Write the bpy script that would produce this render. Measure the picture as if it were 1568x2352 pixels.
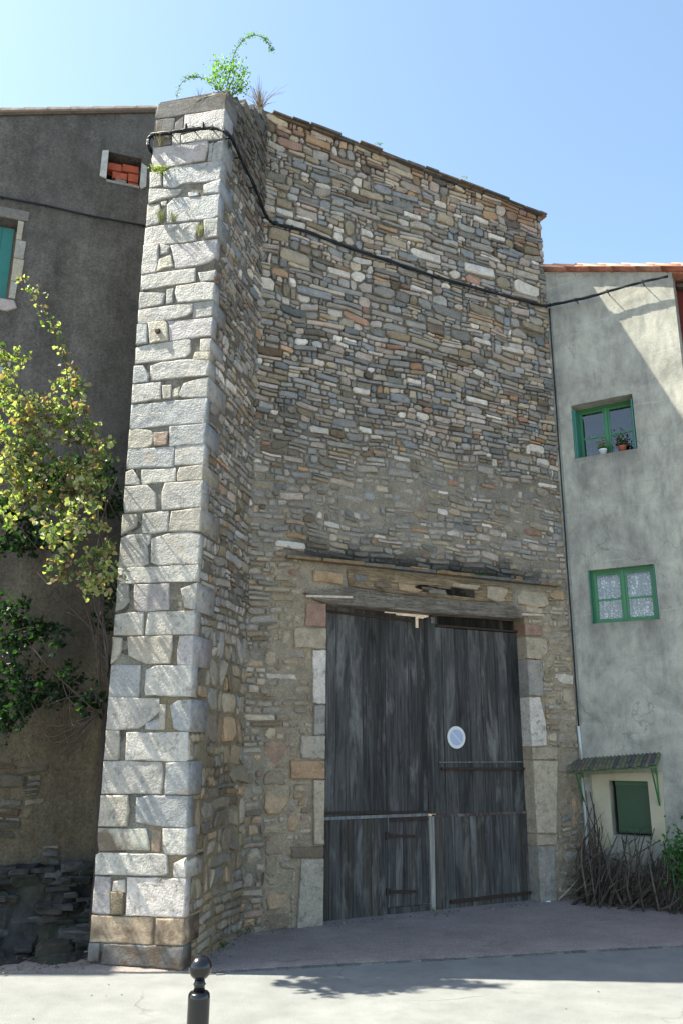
import bpy, math, random
from math import sin, cos, radians, pi, sqrt, exp
from mathutils import Vector, Matrix, noise
random.seed(7)
for o in list(bpy.data.objects): bpy.data.objects.remove(o)
SC = bpy.context.scene
COL = SC.collection
# ------------------------------------------------------------------ camera, sky, sun, exposure
cam_d = bpy.data.cameras.new('camera'); cam = bpy.data.objects.new('camera', cam_d); COL.objects.link(cam)
cam_d.sensor_fit = 'VERTICAL'; cam_d.sensor_height = 24.0; cam_d.lens = 24.0*1907/2352
cam_d.clip_end = 2000; cam_d.clip_start = 0.05
cam.matrix_world = Matrix.Translation((0,0,1.65)) @ Matrix.Rotation(radians(90+15.7),4,'X') @ Matrix.Rotation(radians(0.25),4,'Z')
SC.camera = cam
SUN_EL, SUN_PHI = 55.0, 3.2            # the sun stands to the left, a little behind the facades
S = Vector((-cos(radians(SUN_EL))*cos(radians(SUN_PHI)), cos(radians(SUN_EL))*sin(radians(SUN_PHI)), sin(radians(SUN_EL))))
W = bpy.data.worlds.new('World'); SC.world = W; W.use_nodes = True
wn = W.node_tree.nodes; bg = wn['Background']
sky = wn.new('ShaderNodeTexSky'); sky.sky_type = 'NISHITA'; sky.sun_disc = False
sky.sun_elevation = radians(SUN_EL); sky.sun_rotation = math.atan2(S.x, S.y)
sky.altitude = 100; sky.air_density = 1.0; sky.dust_density = 1.0; sky.ozone_density = 0.35
W.node_tree.links.new(sky.outputs[0], bg.inputs[0]); bg.inputs[1].default_value = 0.125
sl = bpy.data.lights.new('sun','SUN'); so = bpy.data.objects.new('sun', sl); COL.objects.link(so)
sl.energy = 5.0; sl.angle = radians(0.53); sl.color = (1.0, 0.95, 0.88)
so.rotation_euler = S.to_track_quat('Z','Y').to_euler()
SC.view_settings.view_transform = 'Standard'; SC.view_settings.look = 'None'
SC.view_settings.exposure = 1.55; SC.view_settings.gamma = 1; SC.view_settings.use_curve_mapping = False
SC.render.engine = 'CYCLES'
# the camera's white balance was set for shade, so the blue skylight reads neutral
SC.view_settings.use_white_balance = True; SC.view_settings.white_balance_temperature = 6850; SC.view_settings.white_balance_tint = 1
# measured outlines (metres, in the plane of each wall)
QUOIN = [([(-0.759, 7.998), (-0.189, 7.975), (-0.157, 7.999), (-0.017, 7.966), (-0.019, 7.789), (-0.768, 7.823)], 0.3, 'd'), ([(-0.759, 7.809), (-0.561, 7.789), (-0.559, 7.615), (-0.747, 7.613)], 0, 'd'), ([(-0.54, 7.721), (-0.467, 7.778), (-0.452, 7.62), (-0.547, 7.621)], 0, 'd'), ([(-0.44, 7.789), (-0.034, 7.778), (-0.026, 7.557), (-0.448, 7.623)], 0.2, 'v'), ([(-0.465, 7.55), (-0.261, 7.57), (-0.033, 7.536), (-0.029, 7.431), (-0.183, 7.446), (-0.464, 7.466)], 0.1, 'g'), ([(-0.759, 7.606), (-0.615, 7.577), (-0.572, 7.482), (-0.763, 7.477)], 0, 'd'), ([(-0.566, 7.589), (-0.479, 7.58), (-0.477, 7.462), (-0.559, 7.459)], 0, 'g'), ([(-0.762, 7.464), (-0.509, 7.453), (-0.182, 7.431), (-0.172, 7.382), (-0.193, 7.22), (-0.594, 7.21), (-0.752, 7.23), (-0.779, 7.334)], 0, 'v'), ([(-0.16, 7.397), (-0.121, 7.414), (-0.132, 7.208), (-0.166, 7.205)], 0, 'g'), ([(-0.108, 7.386), (-0.045, 7.418), (-0.036, 7.187), (-0.124, 7.195)], 0.25, 'g'), ([(-0.786, 7.179), (-0.674, 7.169), (-0.652, 7.008), (-0.778, 6.998)], 0, 'g'), ([(-0.638, 7.146), (-0.56, 7.196), (-0.067, 7.182), (-0.038, 7.143), (-0.035, 6.969), (-0.194, 6.966), (-0.419, 6.992), (-0.514, 6.957), (-0.629, 6.994)], 0.12, 'b'), ([(-0.777, 6.981), (-0.431, 6.914), (-0.461, 6.867), (-0.629, 6.839), (-0.779, 6.819)], 0, 'g'), ([(-0.348, 6.862), (-0.252, 6.853), (-0.242, 6.819), (-0.346, 6.822)], 0, 'b'), ([(-0.192, 6.921), (-0.043, 6.964), (-0.037, 6.808), (-0.188, 6.832)], 0.3, 'b'), ([(-0.574, 6.759), (-0.507, 6.827), (-0.218, 6.795), (-0.036, 6.796), (-0.035, 6.56), (-0.096, 6.539), (-0.38, 6.552), (-0.563, 6.566)], 0.1, 'b'), ([(-0.786, 6.804), (-0.667, 6.791), (-0.638, 6.718), (-0.653, 6.569), (-0.787, 6.563)], 0, 'g'), ([(-0.642, 6.812), (-0.587, 6.811), (-0.58, 6.761), (-0.633, 6.771)], 0, 'g'), ([(-0.789, 6.537), (-0.571, 6.543), (-0.221, 6.516), (-0.253, 6.381), (-0.243, 6.321), (-0.519, 6.325), (-0.796, 6.334)], 0, 'm'), ([(-0.17, 6.525), (-0.057, 6.529), (-0.045, 6.329), (-0.15, 6.327)], 0.22, 'g'), ([(-0.508, 6.298), (-0.052, 6.295), (-0.041, 6.118), (-0.096, 6.063), (-0.227, 6.043), (-0.443, 6.045), (-0.465, 6.153)], 0.06, 'v'), ([(-0.805, 6.342), (-0.636, 6.337), (-0.63, 6.18), (-0.649, 6.027), (-0.804, 6.026)], 0, 'm'), ([(-0.618, 6.334), (-0.518, 6.296), (-0.534, 6.224), (-0.611, 6.22)], 0, 'g'), ([(-0.616, 6.161), (-0.508, 6.192), (-0.462, 6.07), (-0.571, 6.056), (-0.647, 6.027)], 0, 'o'), ([(-0.811, 6.008), (-0.569, 6.012), (-0.24, 6.005), (-0.228, 5.872), (-0.45, 5.863), (-0.808, 5.855)], 0, 'm'), ([(-0.199, 5.955), (-0.031, 5.961), (-0.027, 5.866), (-0.17, 5.857)], 0.08, 'g'), ([(-0.81, 5.827), (-0.531, 5.779), (-0.549, 5.678), (-0.806, 5.652)], 0, 'g'), ([(-0.509, 5.815), (-0.448, 5.823), (-0.448, 5.68), (-0.508, 5.666)], 0, 'g'), ([(-0.41, 5.837), (-0.14, 5.84), (-0.044, 5.819), (-0.045, 5.654), (-0.285, 5.658), (-0.392, 5.673), (-0.424, 5.772)], 0.12, 'm'), ([(-0.809, 5.633), (-0.5, 5.642), (-0.239, 5.632), (-0.239, 5.555), (-0.287, 5.522), (-0.476, 5.499), (-0.787, 5.49), (-0.82, 5.572)], 0, 'm'), ([(-0.229, 5.639), (-0.056, 5.641), (-0.057, 5.49), (-0.229, 5.485)], 0.3, 'g'), ([(-0.818, 5.483), (-0.698, 5.47), (-0.68, 5.286), (-0.816, 5.284)], 0, 'b'), ([(-0.684, 5.488), (-0.526, 5.489), (-0.491, 5.462), (-0.467, 5.288), (-0.647, 5.274)], 0, 'o'), ([(-0.489, 5.478), (-0.052, 5.463), (-0.049, 5.288), (-0.221, 5.281), (-0.447, 5.281), (-0.473, 5.46)], 0.1, 'v'), ([(-0.821, 5.24), (-0.632, 5.261), (-0.265, 5.268), (-0.24, 5.25), (-0.234, 5.143), (-0.279, 5.097), (-0.514, 5.087), (-0.806, 5.088)], 0, 'm'), ([(-0.137, 5.252), (-0.065, 5.246), (-0.064, 5.129), (-0.139, 5.127)], 0.3, 'm'), ([(-0.183, 5.125), (-0.056, 5.113), (-0.06, 5.039), (-0.208, 5.05)], 0.1, 'o'), ([(-0.819, 5.052), (-0.711, 5.047), (-0.639, 4.955), (-0.646, 4.882), (-0.815, 4.882)], 0, 'b'), ([(-0.624, 5.032), (-0.512, 5.06), (-0.255, 5.059), (-0.056, 5.021), (-0.057, 4.887), (-0.607, 4.892)], 0.14, 'm'), ([(-0.821, 4.864), (-0.516, 4.864), (-0.502, 4.7), (-0.812, 4.685)], 0, 'm'), ([(-0.489, 4.823), (-0.408, 4.821), (-0.401, 4.696), (-0.474, 4.697)], 0, 't'), ([(-0.388, 4.768), (-0.324, 4.797), (-0.327, 4.709), (-0.384, 4.702)], 0, 'o'), ([(-0.279, 4.821), (-0.097, 4.859), (-0.067, 4.842), (-0.059, 4.674), (-0.287, 4.695), (-0.326, 4.724)], 0.42, 'm'), ([(-0.833, 4.661), (-0.056, 4.662), (-0.057, 4.421), (-0.361, 4.43), (-0.83, 4.429), (-0.834, 4.513)], 0.05, 'b'), ([(-0.833, 4.419), (-0.712, 4.421), (-0.59, 4.395), (-0.549, 4.352), (-0.559, 4.266), (-0.609, 4.236), (-0.826, 4.23)], 0, 't'), ([(-0.541, 4.364), (-0.411, 4.366), (-0.411, 4.246), (-0.534, 4.243)], 0, 'r'), ([(-0.392, 4.415), (-0.064, 4.414), (-0.063, 4.224), (-0.385, 4.226)], 0.32, 'b'), ([(-0.835, 4.197), (-0.788, 4.224), (-0.342, 4.215), (-0.332, 4.032), (-0.832, 4.046)], 0, 'b'), ([(-0.324, 4.221), (-0.059, 4.217), (-0.058, 4.036), (-0.324, 4.045)], 0.09, 'm'), ([(-0.821, 4.008), (-0.737, 4.032), (-0.656, 3.93), (-0.653, 3.889), (-0.821, 3.895)], 0, 'm'), ([(-0.642, 4.02), (-0.316, 4.013), (-0.306, 3.896), (-0.629, 3.887)], 0, 'w'), ([(-0.29, 3.963), (-0.271, 4.01), (-0.072, 4.023), (-0.055, 4.012), (-0.059, 3.889), (-0.287, 3.891)], 0.36, 't'), ([(-0.83, 3.872), (-0.586, 3.873), (-0.493, 3.79), (-0.469, 3.644), (-0.775, 3.635), (-0.83, 3.718)], 0, 'm'), ([(-0.402, 3.876), (-0.076, 3.877), (-0.069, 3.642), (-0.417, 3.637), (-0.426, 3.792)], 0.14, 'm'), ([(-0.826, 3.615), (-0.663, 3.607), (-0.653, 3.566), (-0.656, 3.504), (-0.755, 3.45), (-0.83, 3.428)], 0, 't'), ([(-0.596, 3.609), (-0.356, 3.619), (-0.346, 3.444), (-0.485, 3.429), (-0.592, 3.436)], 0, 'm'), ([(-0.322, 3.61), (-0.072, 3.629), (-0.066, 3.425), (-0.34, 3.437)], 0.4, 't'), ([(-0.835, 3.398), (-0.716, 3.424), (-0.514, 3.417), (-0.513, 3.338), (-0.541, 3.313), (-0.518, 3.164), (-0.595, 3.129), (-0.837, 3.136)], 0, 'm'), ([(-0.494, 3.376), (-0.341, 3.413), (-0.142, 3.414), (-0.061, 3.388), (-0.056, 3.139), (-0.408, 3.139), (-0.489, 3.175)], 0.06, 'w'), ([(-0.836, 3.126), (-0.066, 3.123), (-0.056, 2.989), (-0.834, 2.998)], 0.04, 'w'), ([(-0.839, 2.985), (-0.691, 2.981), (-0.673, 2.837), (-0.726, 2.782), (-0.828, 2.75)], 0, 'g'), ([(-0.628, 2.978), (-0.309, 2.972), (-0.293, 2.751), (-0.568, 2.749), (-0.618, 2.777)], 0, 'v'), ([(-0.192, 2.919), (-0.078, 2.969), (-0.065, 2.754), (-0.095, 2.742), (-0.15, 2.77)], 0.4, 'm'), ([(-0.829, 2.718), (-0.687, 2.732), (-0.531, 2.732), (-0.519, 2.545), (-0.83, 2.553)], 0, 'm'), ([(-0.481, 2.73), (-0.095, 2.733), (-0.075, 2.539), (-0.497, 2.544)], 0.1, 'w'), ([(-0.817, 2.524), (-0.714, 2.517), (-0.708, 2.432), (-0.737, 2.357), (-0.818, 2.307)], 0, 't'), ([(-0.657, 2.525), (-0.25, 2.526), (-0.244, 2.418), (-0.258, 2.302), (-0.469, 2.304), (-0.554, 2.341), (-0.632, 2.374)], 0, 't'), ([(-0.178, 2.521), (-0.084, 2.521), (-0.073, 2.287), (-0.18, 2.29), (-0.192, 2.392)], 0.36, 'v'), ([(-0.827, 2.291), (-0.523, 2.287), (-0.52, 2.036), (-0.825, 2.035)], 0, 'b'), ([(-0.463, 2.244), (-0.378, 2.277), (-0.079, 2.275), (-0.061, 2.032), (-0.451, 2.047), (-0.464, 2.089)], 0.1, 'w'), ([(-0.828, 2.029), (-0.336, 2.012), (-0.323, 1.905), (-0.425, 1.829), (-0.503, 1.782), (-0.618, 1.772), (-0.821, 1.774)], 0, 'm'), ([(-0.436, 1.809), (-0.327, 1.855), (-0.321, 1.77), (-0.44, 1.773)], 0, 'b'), ([(-0.32, 1.964), (-0.272, 1.963), (-0.268, 1.772), (-0.315, 1.77)], 0, 't'), ([(-0.229, 1.95), (-0.159, 1.997), (-0.073, 2.002), (-0.061, 1.756), (-0.14, 1.762), (-0.186, 1.784)], 0.33, 'b'), ([(-0.827, 1.761), (-0.679, 1.757), (-0.656, 1.544), (-0.673, 1.529), (-0.819, 1.533)], 0, 't'), ([(-0.602, 1.739), (-0.062, 1.744), (-0.044, 1.543), (-0.069, 1.526), (-0.599, 1.529)], 0, 'w'), ([(-0.817, 1.514), (-0.276, 1.512), (-0.259, 1.381), (-0.266, 1.276), (-0.802, 1.267)], 0, 'm'), ([(-0.232, 1.503), (-0.069, 1.515), (-0.048, 1.274), (-0.228, 1.272)], 0.24, 'b'), ([(-0.814, 1.248), (-0.563, 1.254), (-0.538, 1.149), (-0.547, 1.026), (-0.8, 1.021)], 0, 't'), ([(-0.475, 1.232), (-0.351, 1.256), (-0.039, 1.255), (-0.04, 1.028), (-0.285, 1.034), (-0.468, 1.06)], 0.09, 'b'), ([(-0.802, 0.996), (-0.474, 0.998), (-0.379, 1.006), (-0.332, 0.854), (-0.771, 0.837), (-0.809, 0.918)], 0, 'y'), ([(-0.23, 1.01), (-0.04, 1.016), (-0.035, 0.83), (-0.196, 0.826), (-0.218, 0.871)], 0.17, 'w'), ([(-0.324, 0.999), (-0.248, 0.995), (-0.248, 0.843), (-0.315, 0.841)], 0, 'r'), ([(-0.803, 0.798), (-0.76, 0.815), (-0.188, 0.819), (-0.169, 0.698), (-0.196, 0.678), (-0.788, 0.663)], 0, 'w'), ([(-0.122, 0.755), (-0.051, 0.811), (-0.032, 0.815), (-0.031, 0.664), (-0.117, 0.665)], 0.32, 'w'), ([(-0.786, 0.64), (-0.658, 0.637), (-0.634, 0.381), (-0.791, 0.382), (-0.793, 0.511)], 0, 'v'), ([(-0.621, 0.61), (-0.535, 0.627), (-0.521, 0.543), (-0.628, 0.547)], 0, 'w'), ([(-0.635, 0.532), (-0.537, 0.535), (-0.527, 0.385), (-0.619, 0.381)], 0, 'n'), ([(-0.509, 0.642), (-0.034, 0.653), (-0.025, 0.388), (-0.498, 0.376)], 0.08, 'p'), ([(-0.793, 0.356), (-0.272, 0.367), (-0.265, 0.189), (-0.791, 0.178)], 0, 'n2'), ([(-0.239, 0.361), (-0.028, 0.37), (-0.024, 0.198), (-0.233, 0.191)], 0.28, 'n2'), ([(-0.795, 0.16), (-0.709, 0.164), (-0.706, 0.047), (-0.803, 0.044)], 0, 'k'), ([(-0.664, 0.156), (-0.035, 0.179), (-0.02, 0.035), (-0.682, 0.032)], 0.14, 'k')]
HERO = [(0.912, 7.009, 0.305, 0.087, 'W'), (0.164, 6.788, 0.218, 0.113, 'O'), (0.602, 6.65, 0.453, 0.109, 'B'), (2.064, 7.106, 0.339, 0.061, 'W'), (3.786, 7.603, 0.468, 0.188, 'W'), (2.907, 7.232, 0.349, 0.065, 'P'), (2.997, 7.068, 0.417, 0.129, 'Y'), (3.641, 7.228, 0.3, 0.112, 'P'), (3.857, 7.051, 0.412, 0.124, 'Y'), (1.971, 6.595, 0.302, 0.099, 'G'), (2.261, 6.615, 0.248, 0.148, 'N'), (2.646, 6.626, 0.305, 0.148, 'K'), (2.978, 6.626, 0.297, 0.079, 'W'), (3.473, 6.625, 0.361, 0.071, 'W'), (0.783, 5.631, 0.303, 0.079, 'B'), (1.728, 5.58, 0.273, 0.118, 'B'), (2.377, 5.751, 0.307, 0.091, 'B'), (2.942, 4.886, 0.268, 0.089, 'G'), (3.751, 5.305, 0.308, 0.116, 'W'), (3.502, 5.138, 0.4, 0.076, 'Y'), (3.865, 5.148, 0.224, 0.086, 'W'), (0.938, 4.855, 0.327, 0.069, 'G'), (2.325, 5.423, 0.257, 0.085, 'P'), (2.042, 5.41, 0.192, 0.092, 'W'), (0.378, 4.589, 0.245, 0.065, 'P'), (1.259, 5.091, 0.177, 0.077, 'W'), (1.519, 5.106, 0.293, 0.076, 'G'), (3.914, 4.835, 0.309, 0.05, 'W'), (3.622, 4.188, 0.264, 0.083, 'R'), (1.308, 4.311, 0.16, 0.104, 'B'), (2.288, 4.269, 0.161, 0.085, 'W'), (0.58, 3.964, 0.147, 0.089, 'N'), (0.366, 3.652, 0.357, 0.082, 'W'), (0.086, 5.941, 0.199, 0.065, 'G'), (1.566, 6.612, 0.452, 0.08, 'G'), (2.446, 4.647, 0.15, 0.087, 'R'), (0.057, 4.718, 0.107, 0.045, 'R'), (0.301, 5.325, 0.237, 0.075, 'B'), (1.445, 4.847, 0.179, 0.045, 'O'), (3.447, 5.939, 0.135, 0.066, 'O'), (1.931, 5.835, 0.207, 0.076, 'W'), (1.21, 5.56, 0.233, 0.081, 'W'), (3.93, 5.97, 0.176, 0.077, 'N'), (3.578, 5.671, 0.17, 0.076, 'R'), (1.963, 4.0, 0.24, 0.045, 'O'), (2.969, 4.684, 0.221, 0.056, 'R'), (1.917, 4.74, 0.129, 0.074, 'N'), (1.52, 8.365, 0.254, 0.125, 'B'), (1.849, 8.375, 0.376, 0.081, 'B'), (2.394, 8.455, 0.206, 0.08, 'W'), (1.226, 7.921, 0.505, 0.06, 'G'), (1.716, 7.91, 0.416, 0.057, 'G'), (1.588, 7.814, 0.284, 0.045, 'O'), (1.291, 7.667, 0.184, 0.109, 'W'), (1.05, 7.651, 0.15, 0.206, 'Y'), (1.702, 7.665, 0.333, 0.124, 'T'), (2.143, 7.612, 0.461, 0.132, 'W'), (1.881, 7.518, 0.289, 0.106, 'B'), (2.986, 7.654, 0.478, 0.172, 'W'), (3.376, 7.594, 0.237, 0.146, 'Y'), (3.784, 7.609, 0.472, 0.201, 'W'), (3.302, 8.243, 0.294, 0.083, 'W'), (3.044, 8.021, 0.376, 0.112, 'G'), (2.471, 8.25, 0.275, 0.129, 'T'), (3.051, 8.431, 0.271, 0.085, 'W'), (2.804, 7.843, 0.228, 0.127, 'B'), (2.443, 7.813, 0.39, 0.087, 'G'), (2.683, 8.703, 0.283, 0.062, 'T'), (1.237, 8.864, 0.267, 0.102, 'T'), (1.447, 8.684, 0.318, 0.058, 'R'), (1.444, 8.514, 0.19, 0.045, 'T'), (0.204, 7.586, 0.235, 0.102, 'W'), (0.49, 7.65, 0.284, 0.122, 'P'), (0.344, 7.471, 0.265, 0.097, 'W'), (0.128, 7.266, 0.286, 0.162, 'Y'), (0.35, 7.035, 0.4, 0.167, 'T'), (0.196, 7.7, 0.222, 0.106, 'Y'), (0.384, 8.296, 0.201, 0.098, 'B'), (0.456, 8.186, 0.115, 0.06, 'W'), (0.035, 8.168, 0.166, 0.104, 'G'), (0.357, 8.738, 0.159, 0.069, 'R'), (0.627, 8.713, 0.356, 0.118, 'O'), (0.339, 8.44, 0.229, 0.045, 'T'), (0.725, 7.863, 0.161, 0.126, 'B'), (0.251, 1.575, 0.23, 0.24, 'R'), (0.263, 1.351, 0.244, 0.156, 'N'), (0.278, 1.134, 0.264, 0.23, 'O2'), (0.455, 0.933, 0.147, 0.178, 'O'), (0.249, 0.56, 0.138, 0.206, 'Y'), (0.317, 0.286, 0.243, 0.209, 'O2'), (0.306, 0.086, 0.276, 0.145, 'N'), (0.267, 0.726, 0.203, 0.143, 'N'), (0.225, 0.97, 0.15, 0.047, 'G'), (0.264, 0.884, 0.204, 0.085, 'T'), (0.229, 1.619, 0.186, 0.28, 'R'), (0.303, 2.305, 0.333, 0.069, 'W'), (0.185, 2.465, 0.135, 0.159, 'T'), (0.335, 2.237, 0.159, 0.098, 'G'), (0.351, 2.689, 0.115, 0.142, 'T'), (3.57, 3.387, 0.371, 0.206, 'T'), (4.079, 3.472, 0.203, 0.105, 'O'), (3.98, 2.416, 0.311, 0.139, 'W'), (4.05, 2.217, 0.23, 0.203, 'T'), (0.79, 3.36, 0.308, 0.102, 'P'), (3.828, 1.013, 0.154, 0.169, 'O'), (4.006, 0.992, 0.105, 0.178, 'O'), (3.987, 0.814, 0.087, 0.139, 'O'), (3.914, 0.448, 0.239, 0.127, 'G'), (3.777, 0.264, 0.168, 0.098, 'G'), (3.826, 0.091, 0.168, 0.084, 'G')]
JAMB = [([(0.552, 3.056), (0.767, 3.072), (0.767, 2.828), (0.542, 2.82)], 'R'), ([(0.425, 2.792), (0.767, 2.813), (0.763, 2.602), (0.428, 2.598)], 'T'), ([(0.633, 2.583), (0.775, 2.59), (0.775, 2.05), (0.645, 2.056)], 'W'), ([(0.656, 2.036), (0.775, 2.038), (0.766, 1.755), (0.66, 1.75)], 'G'), ([(0.523, 1.74), (0.766, 1.741), (0.766, 1.52), (0.53, 1.531), (0.511, 1.632)], 'm'), ([(0.414, 1.511), (0.769, 1.503), (0.771, 1.331), (0.42, 1.342)], 'O'), ([(0.662, 1.323), (0.773, 1.321), (0.776, 0.722), (0.673, 0.731)], 'C'), ([(0.439, 0.726), (0.776, 0.711), (0.776, 0.612), (0.444, 0.623)], 'N'), ([(0.542, 0.608), (0.776, 0.601), (0.777, 0.003), (0.511, 0.011)], 'C2'), ([(3.404, 3.044), (3.683, 3.037), (3.656, 2.914), (3.418, 2.908)], 'R'), ([(3.423, 2.891), (3.733, 2.883), (3.717, 2.71), (3.621, 2.638), (3.433, 2.641)], 'T'), ([(3.432, 2.625), (3.63, 2.628), (3.624, 2.217), (3.416, 2.212)], 'G'), ([(3.414, 2.196), (3.576, 2.2), (3.644, 1.919), (3.635, 1.656), (3.405, 1.65)], 'W'), ([(3.38, 1.639), (3.79, 1.637), (3.777, 1.506), (3.377, 1.506)], 'T'), ([(3.397, 1.494), (3.775, 1.49), (3.689, 0.707), (3.39, 0.721)], 'C'), ([(3.371, 0.709), (3.713, 0.697), (3.678, 0.588), (3.368, 0.6)], 'T'), ([(3.382, 0.589), (3.655, 0.574), (3.641, -0.025), (3.406, -0.022)], 'G')]
THIN = [[(0.53, 3.135), (1.077, 3.169), (1.072, 3.145), (0.535, 3.112)], [(3.353, 3.161), (3.684, 3.174), (3.676, 3.151), (3.351, 3.134)]]
CABLE = [(-1.958, 7.385, 7.585), (-1.953, 7.096, 7.457), (-1.973, 7.101, 7.55), (-1.926, 7.089, 7.619), (-1.731, 7.009, 7.577), (-1.524, 6.958, 7.574), (-1.342, 6.912, 7.55), (-1.219, 6.882, 7.513), (-1.134, 6.844, 7.434), (-1.093, 7.016, 7.475), (-1.035, 7.264, 7.446), (-0.941, 7.66, 7.43), (-0.855, 8.023, 7.346), (-0.798, 8.207, 7.379), (-0.703, 8.258, 7.379), (-0.411, 8.413, 7.398), (0.097, 8.683, 7.36), (0.632, 8.968, 7.349), (1.198, 9.268, 7.332), (1.798, 9.587, 7.353), (2.435, 9.926, 7.382), (2.722, 10.079, 7.402), (2.887, 9.986, 7.381), (3.211, 9.791, 7.357), (3.503, 9.616, 7.368), (3.832, 9.418, 7.373), (4.094, 9.261, 7.357)]
CABLE2 = [(-3.82, 7.442, 7.195), (-3.58, 7.524, 7.191), (-3.171, 7.665, 7.195), (-2.747, 7.811, 7.178), (-2.2, 7.999, 7.185), (-1.952, 8.085, 7.171)]
DROP = [(2.764, 10.153, 7.411), (2.767, 10.151, 7.036), (2.777, 10.145, 6.14), (2.789, 10.138, 5.164), (2.793, 10.135, 4.349), (2.789, 10.138, 3.514), (2.804, 10.129, 2.713), (2.815, 10.122, 2.096), (2.811, 10.125, 1.856)]
CANE1 = [(-1.22, 7.15, 8.192), (-1.199, 7.15, 8.375), (-1.174, 7.15, 8.55), (-1.147, 7.15, 8.704), (-1.105, 7.15, 8.803), (-1.036, 7.15, 8.898), (-0.964, 7.15, 8.937), (-0.891, 7.15, 8.923), (-0.827, 7.15, 8.88), (-0.79, 7.15, 8.824), (-0.76, 7.15, 8.713)]
CANE2 = [(-1.229, 7.1, 8.146), (-1.302, 7.1, 8.211), (-1.375, 7.1, 8.286), (-1.447, 7.1, 8.324), (-1.51, 7.1, 8.346), (-1.581, 7.1, 8.346), (-1.641, 7.1, 8.309), (-1.691, 7.1, 8.234), (-1.715, 7.1, 8.106)]
BUSHTOP = [(-1.215, 7.12, 8.165), (-1.301, 7.12, 8.587), (-1.21, 7.12, 8.565), (-1.37, 7.12, 8.522), (-1.365, 7.12, 8.413), (-1.019, 7.12, 8.433), (-1.017, 7.12, 8.357), (-1.04, 7.12, 8.249), (-1.304, 7.12, 8.197), (-1.1, 7.12, 8.185), (-1.11, 7.12, 8.499)]
TUFT = [(-1.838, 7.067, 7.461), (-1.821, 7.063, 7.171), (-1.778, 7.052, 6.564), (-1.652, 7.021, 6.55), (-1.367, 6.949, 6.349)]
TUFT2 = [(-1.166, 6.91, 5.837)]
SHOOT = [(-2.452, 6.85, 4.778), (-2.504, 6.85, 5.029), (-2.588, 6.85, 5.199), (-2.663, 6.85, 5.336), (-2.755, 6.85, 5.493), (-2.825, 6.85, 5.651), (-2.959, 6.85, 5.811)]
LIT = [(-2.985, 6.85, 4.997, 0.092, 0.1), (-2.958, 6.85, 4.731, 0.122, 0.148), (-2.798, 6.85, 4.501, 0.181, 0.177), (-2.397, 6.85, 4.761, 0.106, 0.099), (-2.425, 6.85, 4.548, 0.166, 0.178), (-2.374, 6.85, 4.306, 0.165, 0.175), (-2.816, 6.85, 4.228, 0.224, 0.173), (-2.629, 6.85, 3.991, 0.252, 0.186), (-2.305, 6.9, 4.007, 0.179, 0.157), (-2.088, 6.9, 4.1, 0.134, 0.11), (-2.875, 6.85, 3.93, 0.148, 0.155), (-2.26, 6.9, 3.819, 0.192, 0.139), (-2.513, 6.9, 3.666, 0.206, 0.153), (-2.209, 6.9, 3.542, 0.147, 0.121), (-2.821, 7.1, 3.805, 0.182, 0.143), (-2.338, 6.9, 3.335, 0.16, 0.104), (-2.293, 6.9, 3.142, 0.145, 0.132), (-2.039, 6.95, 3.033, 0.131, 0.117), (-2.011, 7.0, 3.267, 0.088, 0.135), (-2.178, 7.1, 2.959, 0.088, 0.089), (-2.453, 6.9, 3.483, 0.117, 0.09), (-2.895, 7.0, 3.573, 0.119, 0.108)]
DARK = [(-2.993, 7.3, 3.703, 0.233, 0.144), (-2.964, 7.3, 3.419, 0.246, 0.126), (-2.818, 7.4, 3.443, 0.156, 0.096), (-2.928, 7.3, 2.771, 0.211, 0.135), (-2.727, 7.3, 2.561, 0.179, 0.089), (-2.93, 7.3, 2.502, 0.149, 0.103), (-2.616, 7.3, 2.649, 0.164, 0.074), (-2.466, 7.3, 2.471, 0.074, 0.045), (-2.786, 7.3, 2.253, 0.207, 0.073), (-2.344, 7.3, 2.251, 0.089, 0.087), (-2.864, 7.3, 2.152, 0.177, 0.086), (-2.654, 7.3, 2.108, 0.22, 0.086), (-2.39, 7.3, 2.107, 0.161, 0.086), (-2.811, 7.3, 1.923, 0.175, 0.098), (-2.585, 7.3, 1.993, 0.132, 0.071), (-2.138, 7.3, 2.063, 0.103, 0.128), (-2.11, 7.3, 1.892, 0.087, 0.056), (-2.827, 7.3, 1.797, 0.087, 0.056), (-2.209, 7.3, 4.026, 0.157, 0.148), (-2.111, 7.3, 3.748, 0.093, 0.161), (-2.073, 7.3, 2.995, 0.061, 0.183), (-2.111, 7.4, 2.721, 0.061, 0.106), (-2.62, 7.35, 4.044, 0.316, 0.198), (-2.727, 7.35, 3.494, 0.31, 0.096)]
BR = [[(-2.005, 7.2, 2.429), (-2.133, 7.2, 2.575), (-2.246, 7.2, 2.693), (-2.384, 7.2, 2.753), (-2.608, 7.2, 2.777)], [(-1.971, 7.1, 2.332), (-2.017, 7.1, 2.562), (-2.062, 7.1, 2.781), (-2.167, 7.1, 3.004), (-2.244, 7.1, 3.23), (-2.367, 7.1, 3.461)], [(-1.969, 7.15, 2.308), (-2.081, 7.15, 2.452), (-2.174, 7.15, 2.715), (-2.316, 7.15, 3.014), (-2.514, 7.15, 3.243)], [(-2.044, 7.25, 1.975), (-2.079, 7.25, 2.06), (-2.201, 7.25, 2.131), (-2.324, 7.25, 2.204), (-2.468, 7.25, 2.348), (-2.594, 7.25, 2.436), (-2.813, 7.25, 2.423)], [(-2.108, 7.25, 2.053), (-2.296, 7.25, 2.039), (-2.506, 7.25, 1.963)], [(-1.963, 7.1, 2.418), (-2.042, 7.1, 2.707), (-2.054, 7.1, 3.078), (-2.041, 7.1, 3.306)], [(-1.97, 7.05, 2.498), (-2.111, 7.05, 2.846), (-2.103, 7.05, 3.524), (-1.997, 7.05, 3.947)]]
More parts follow.
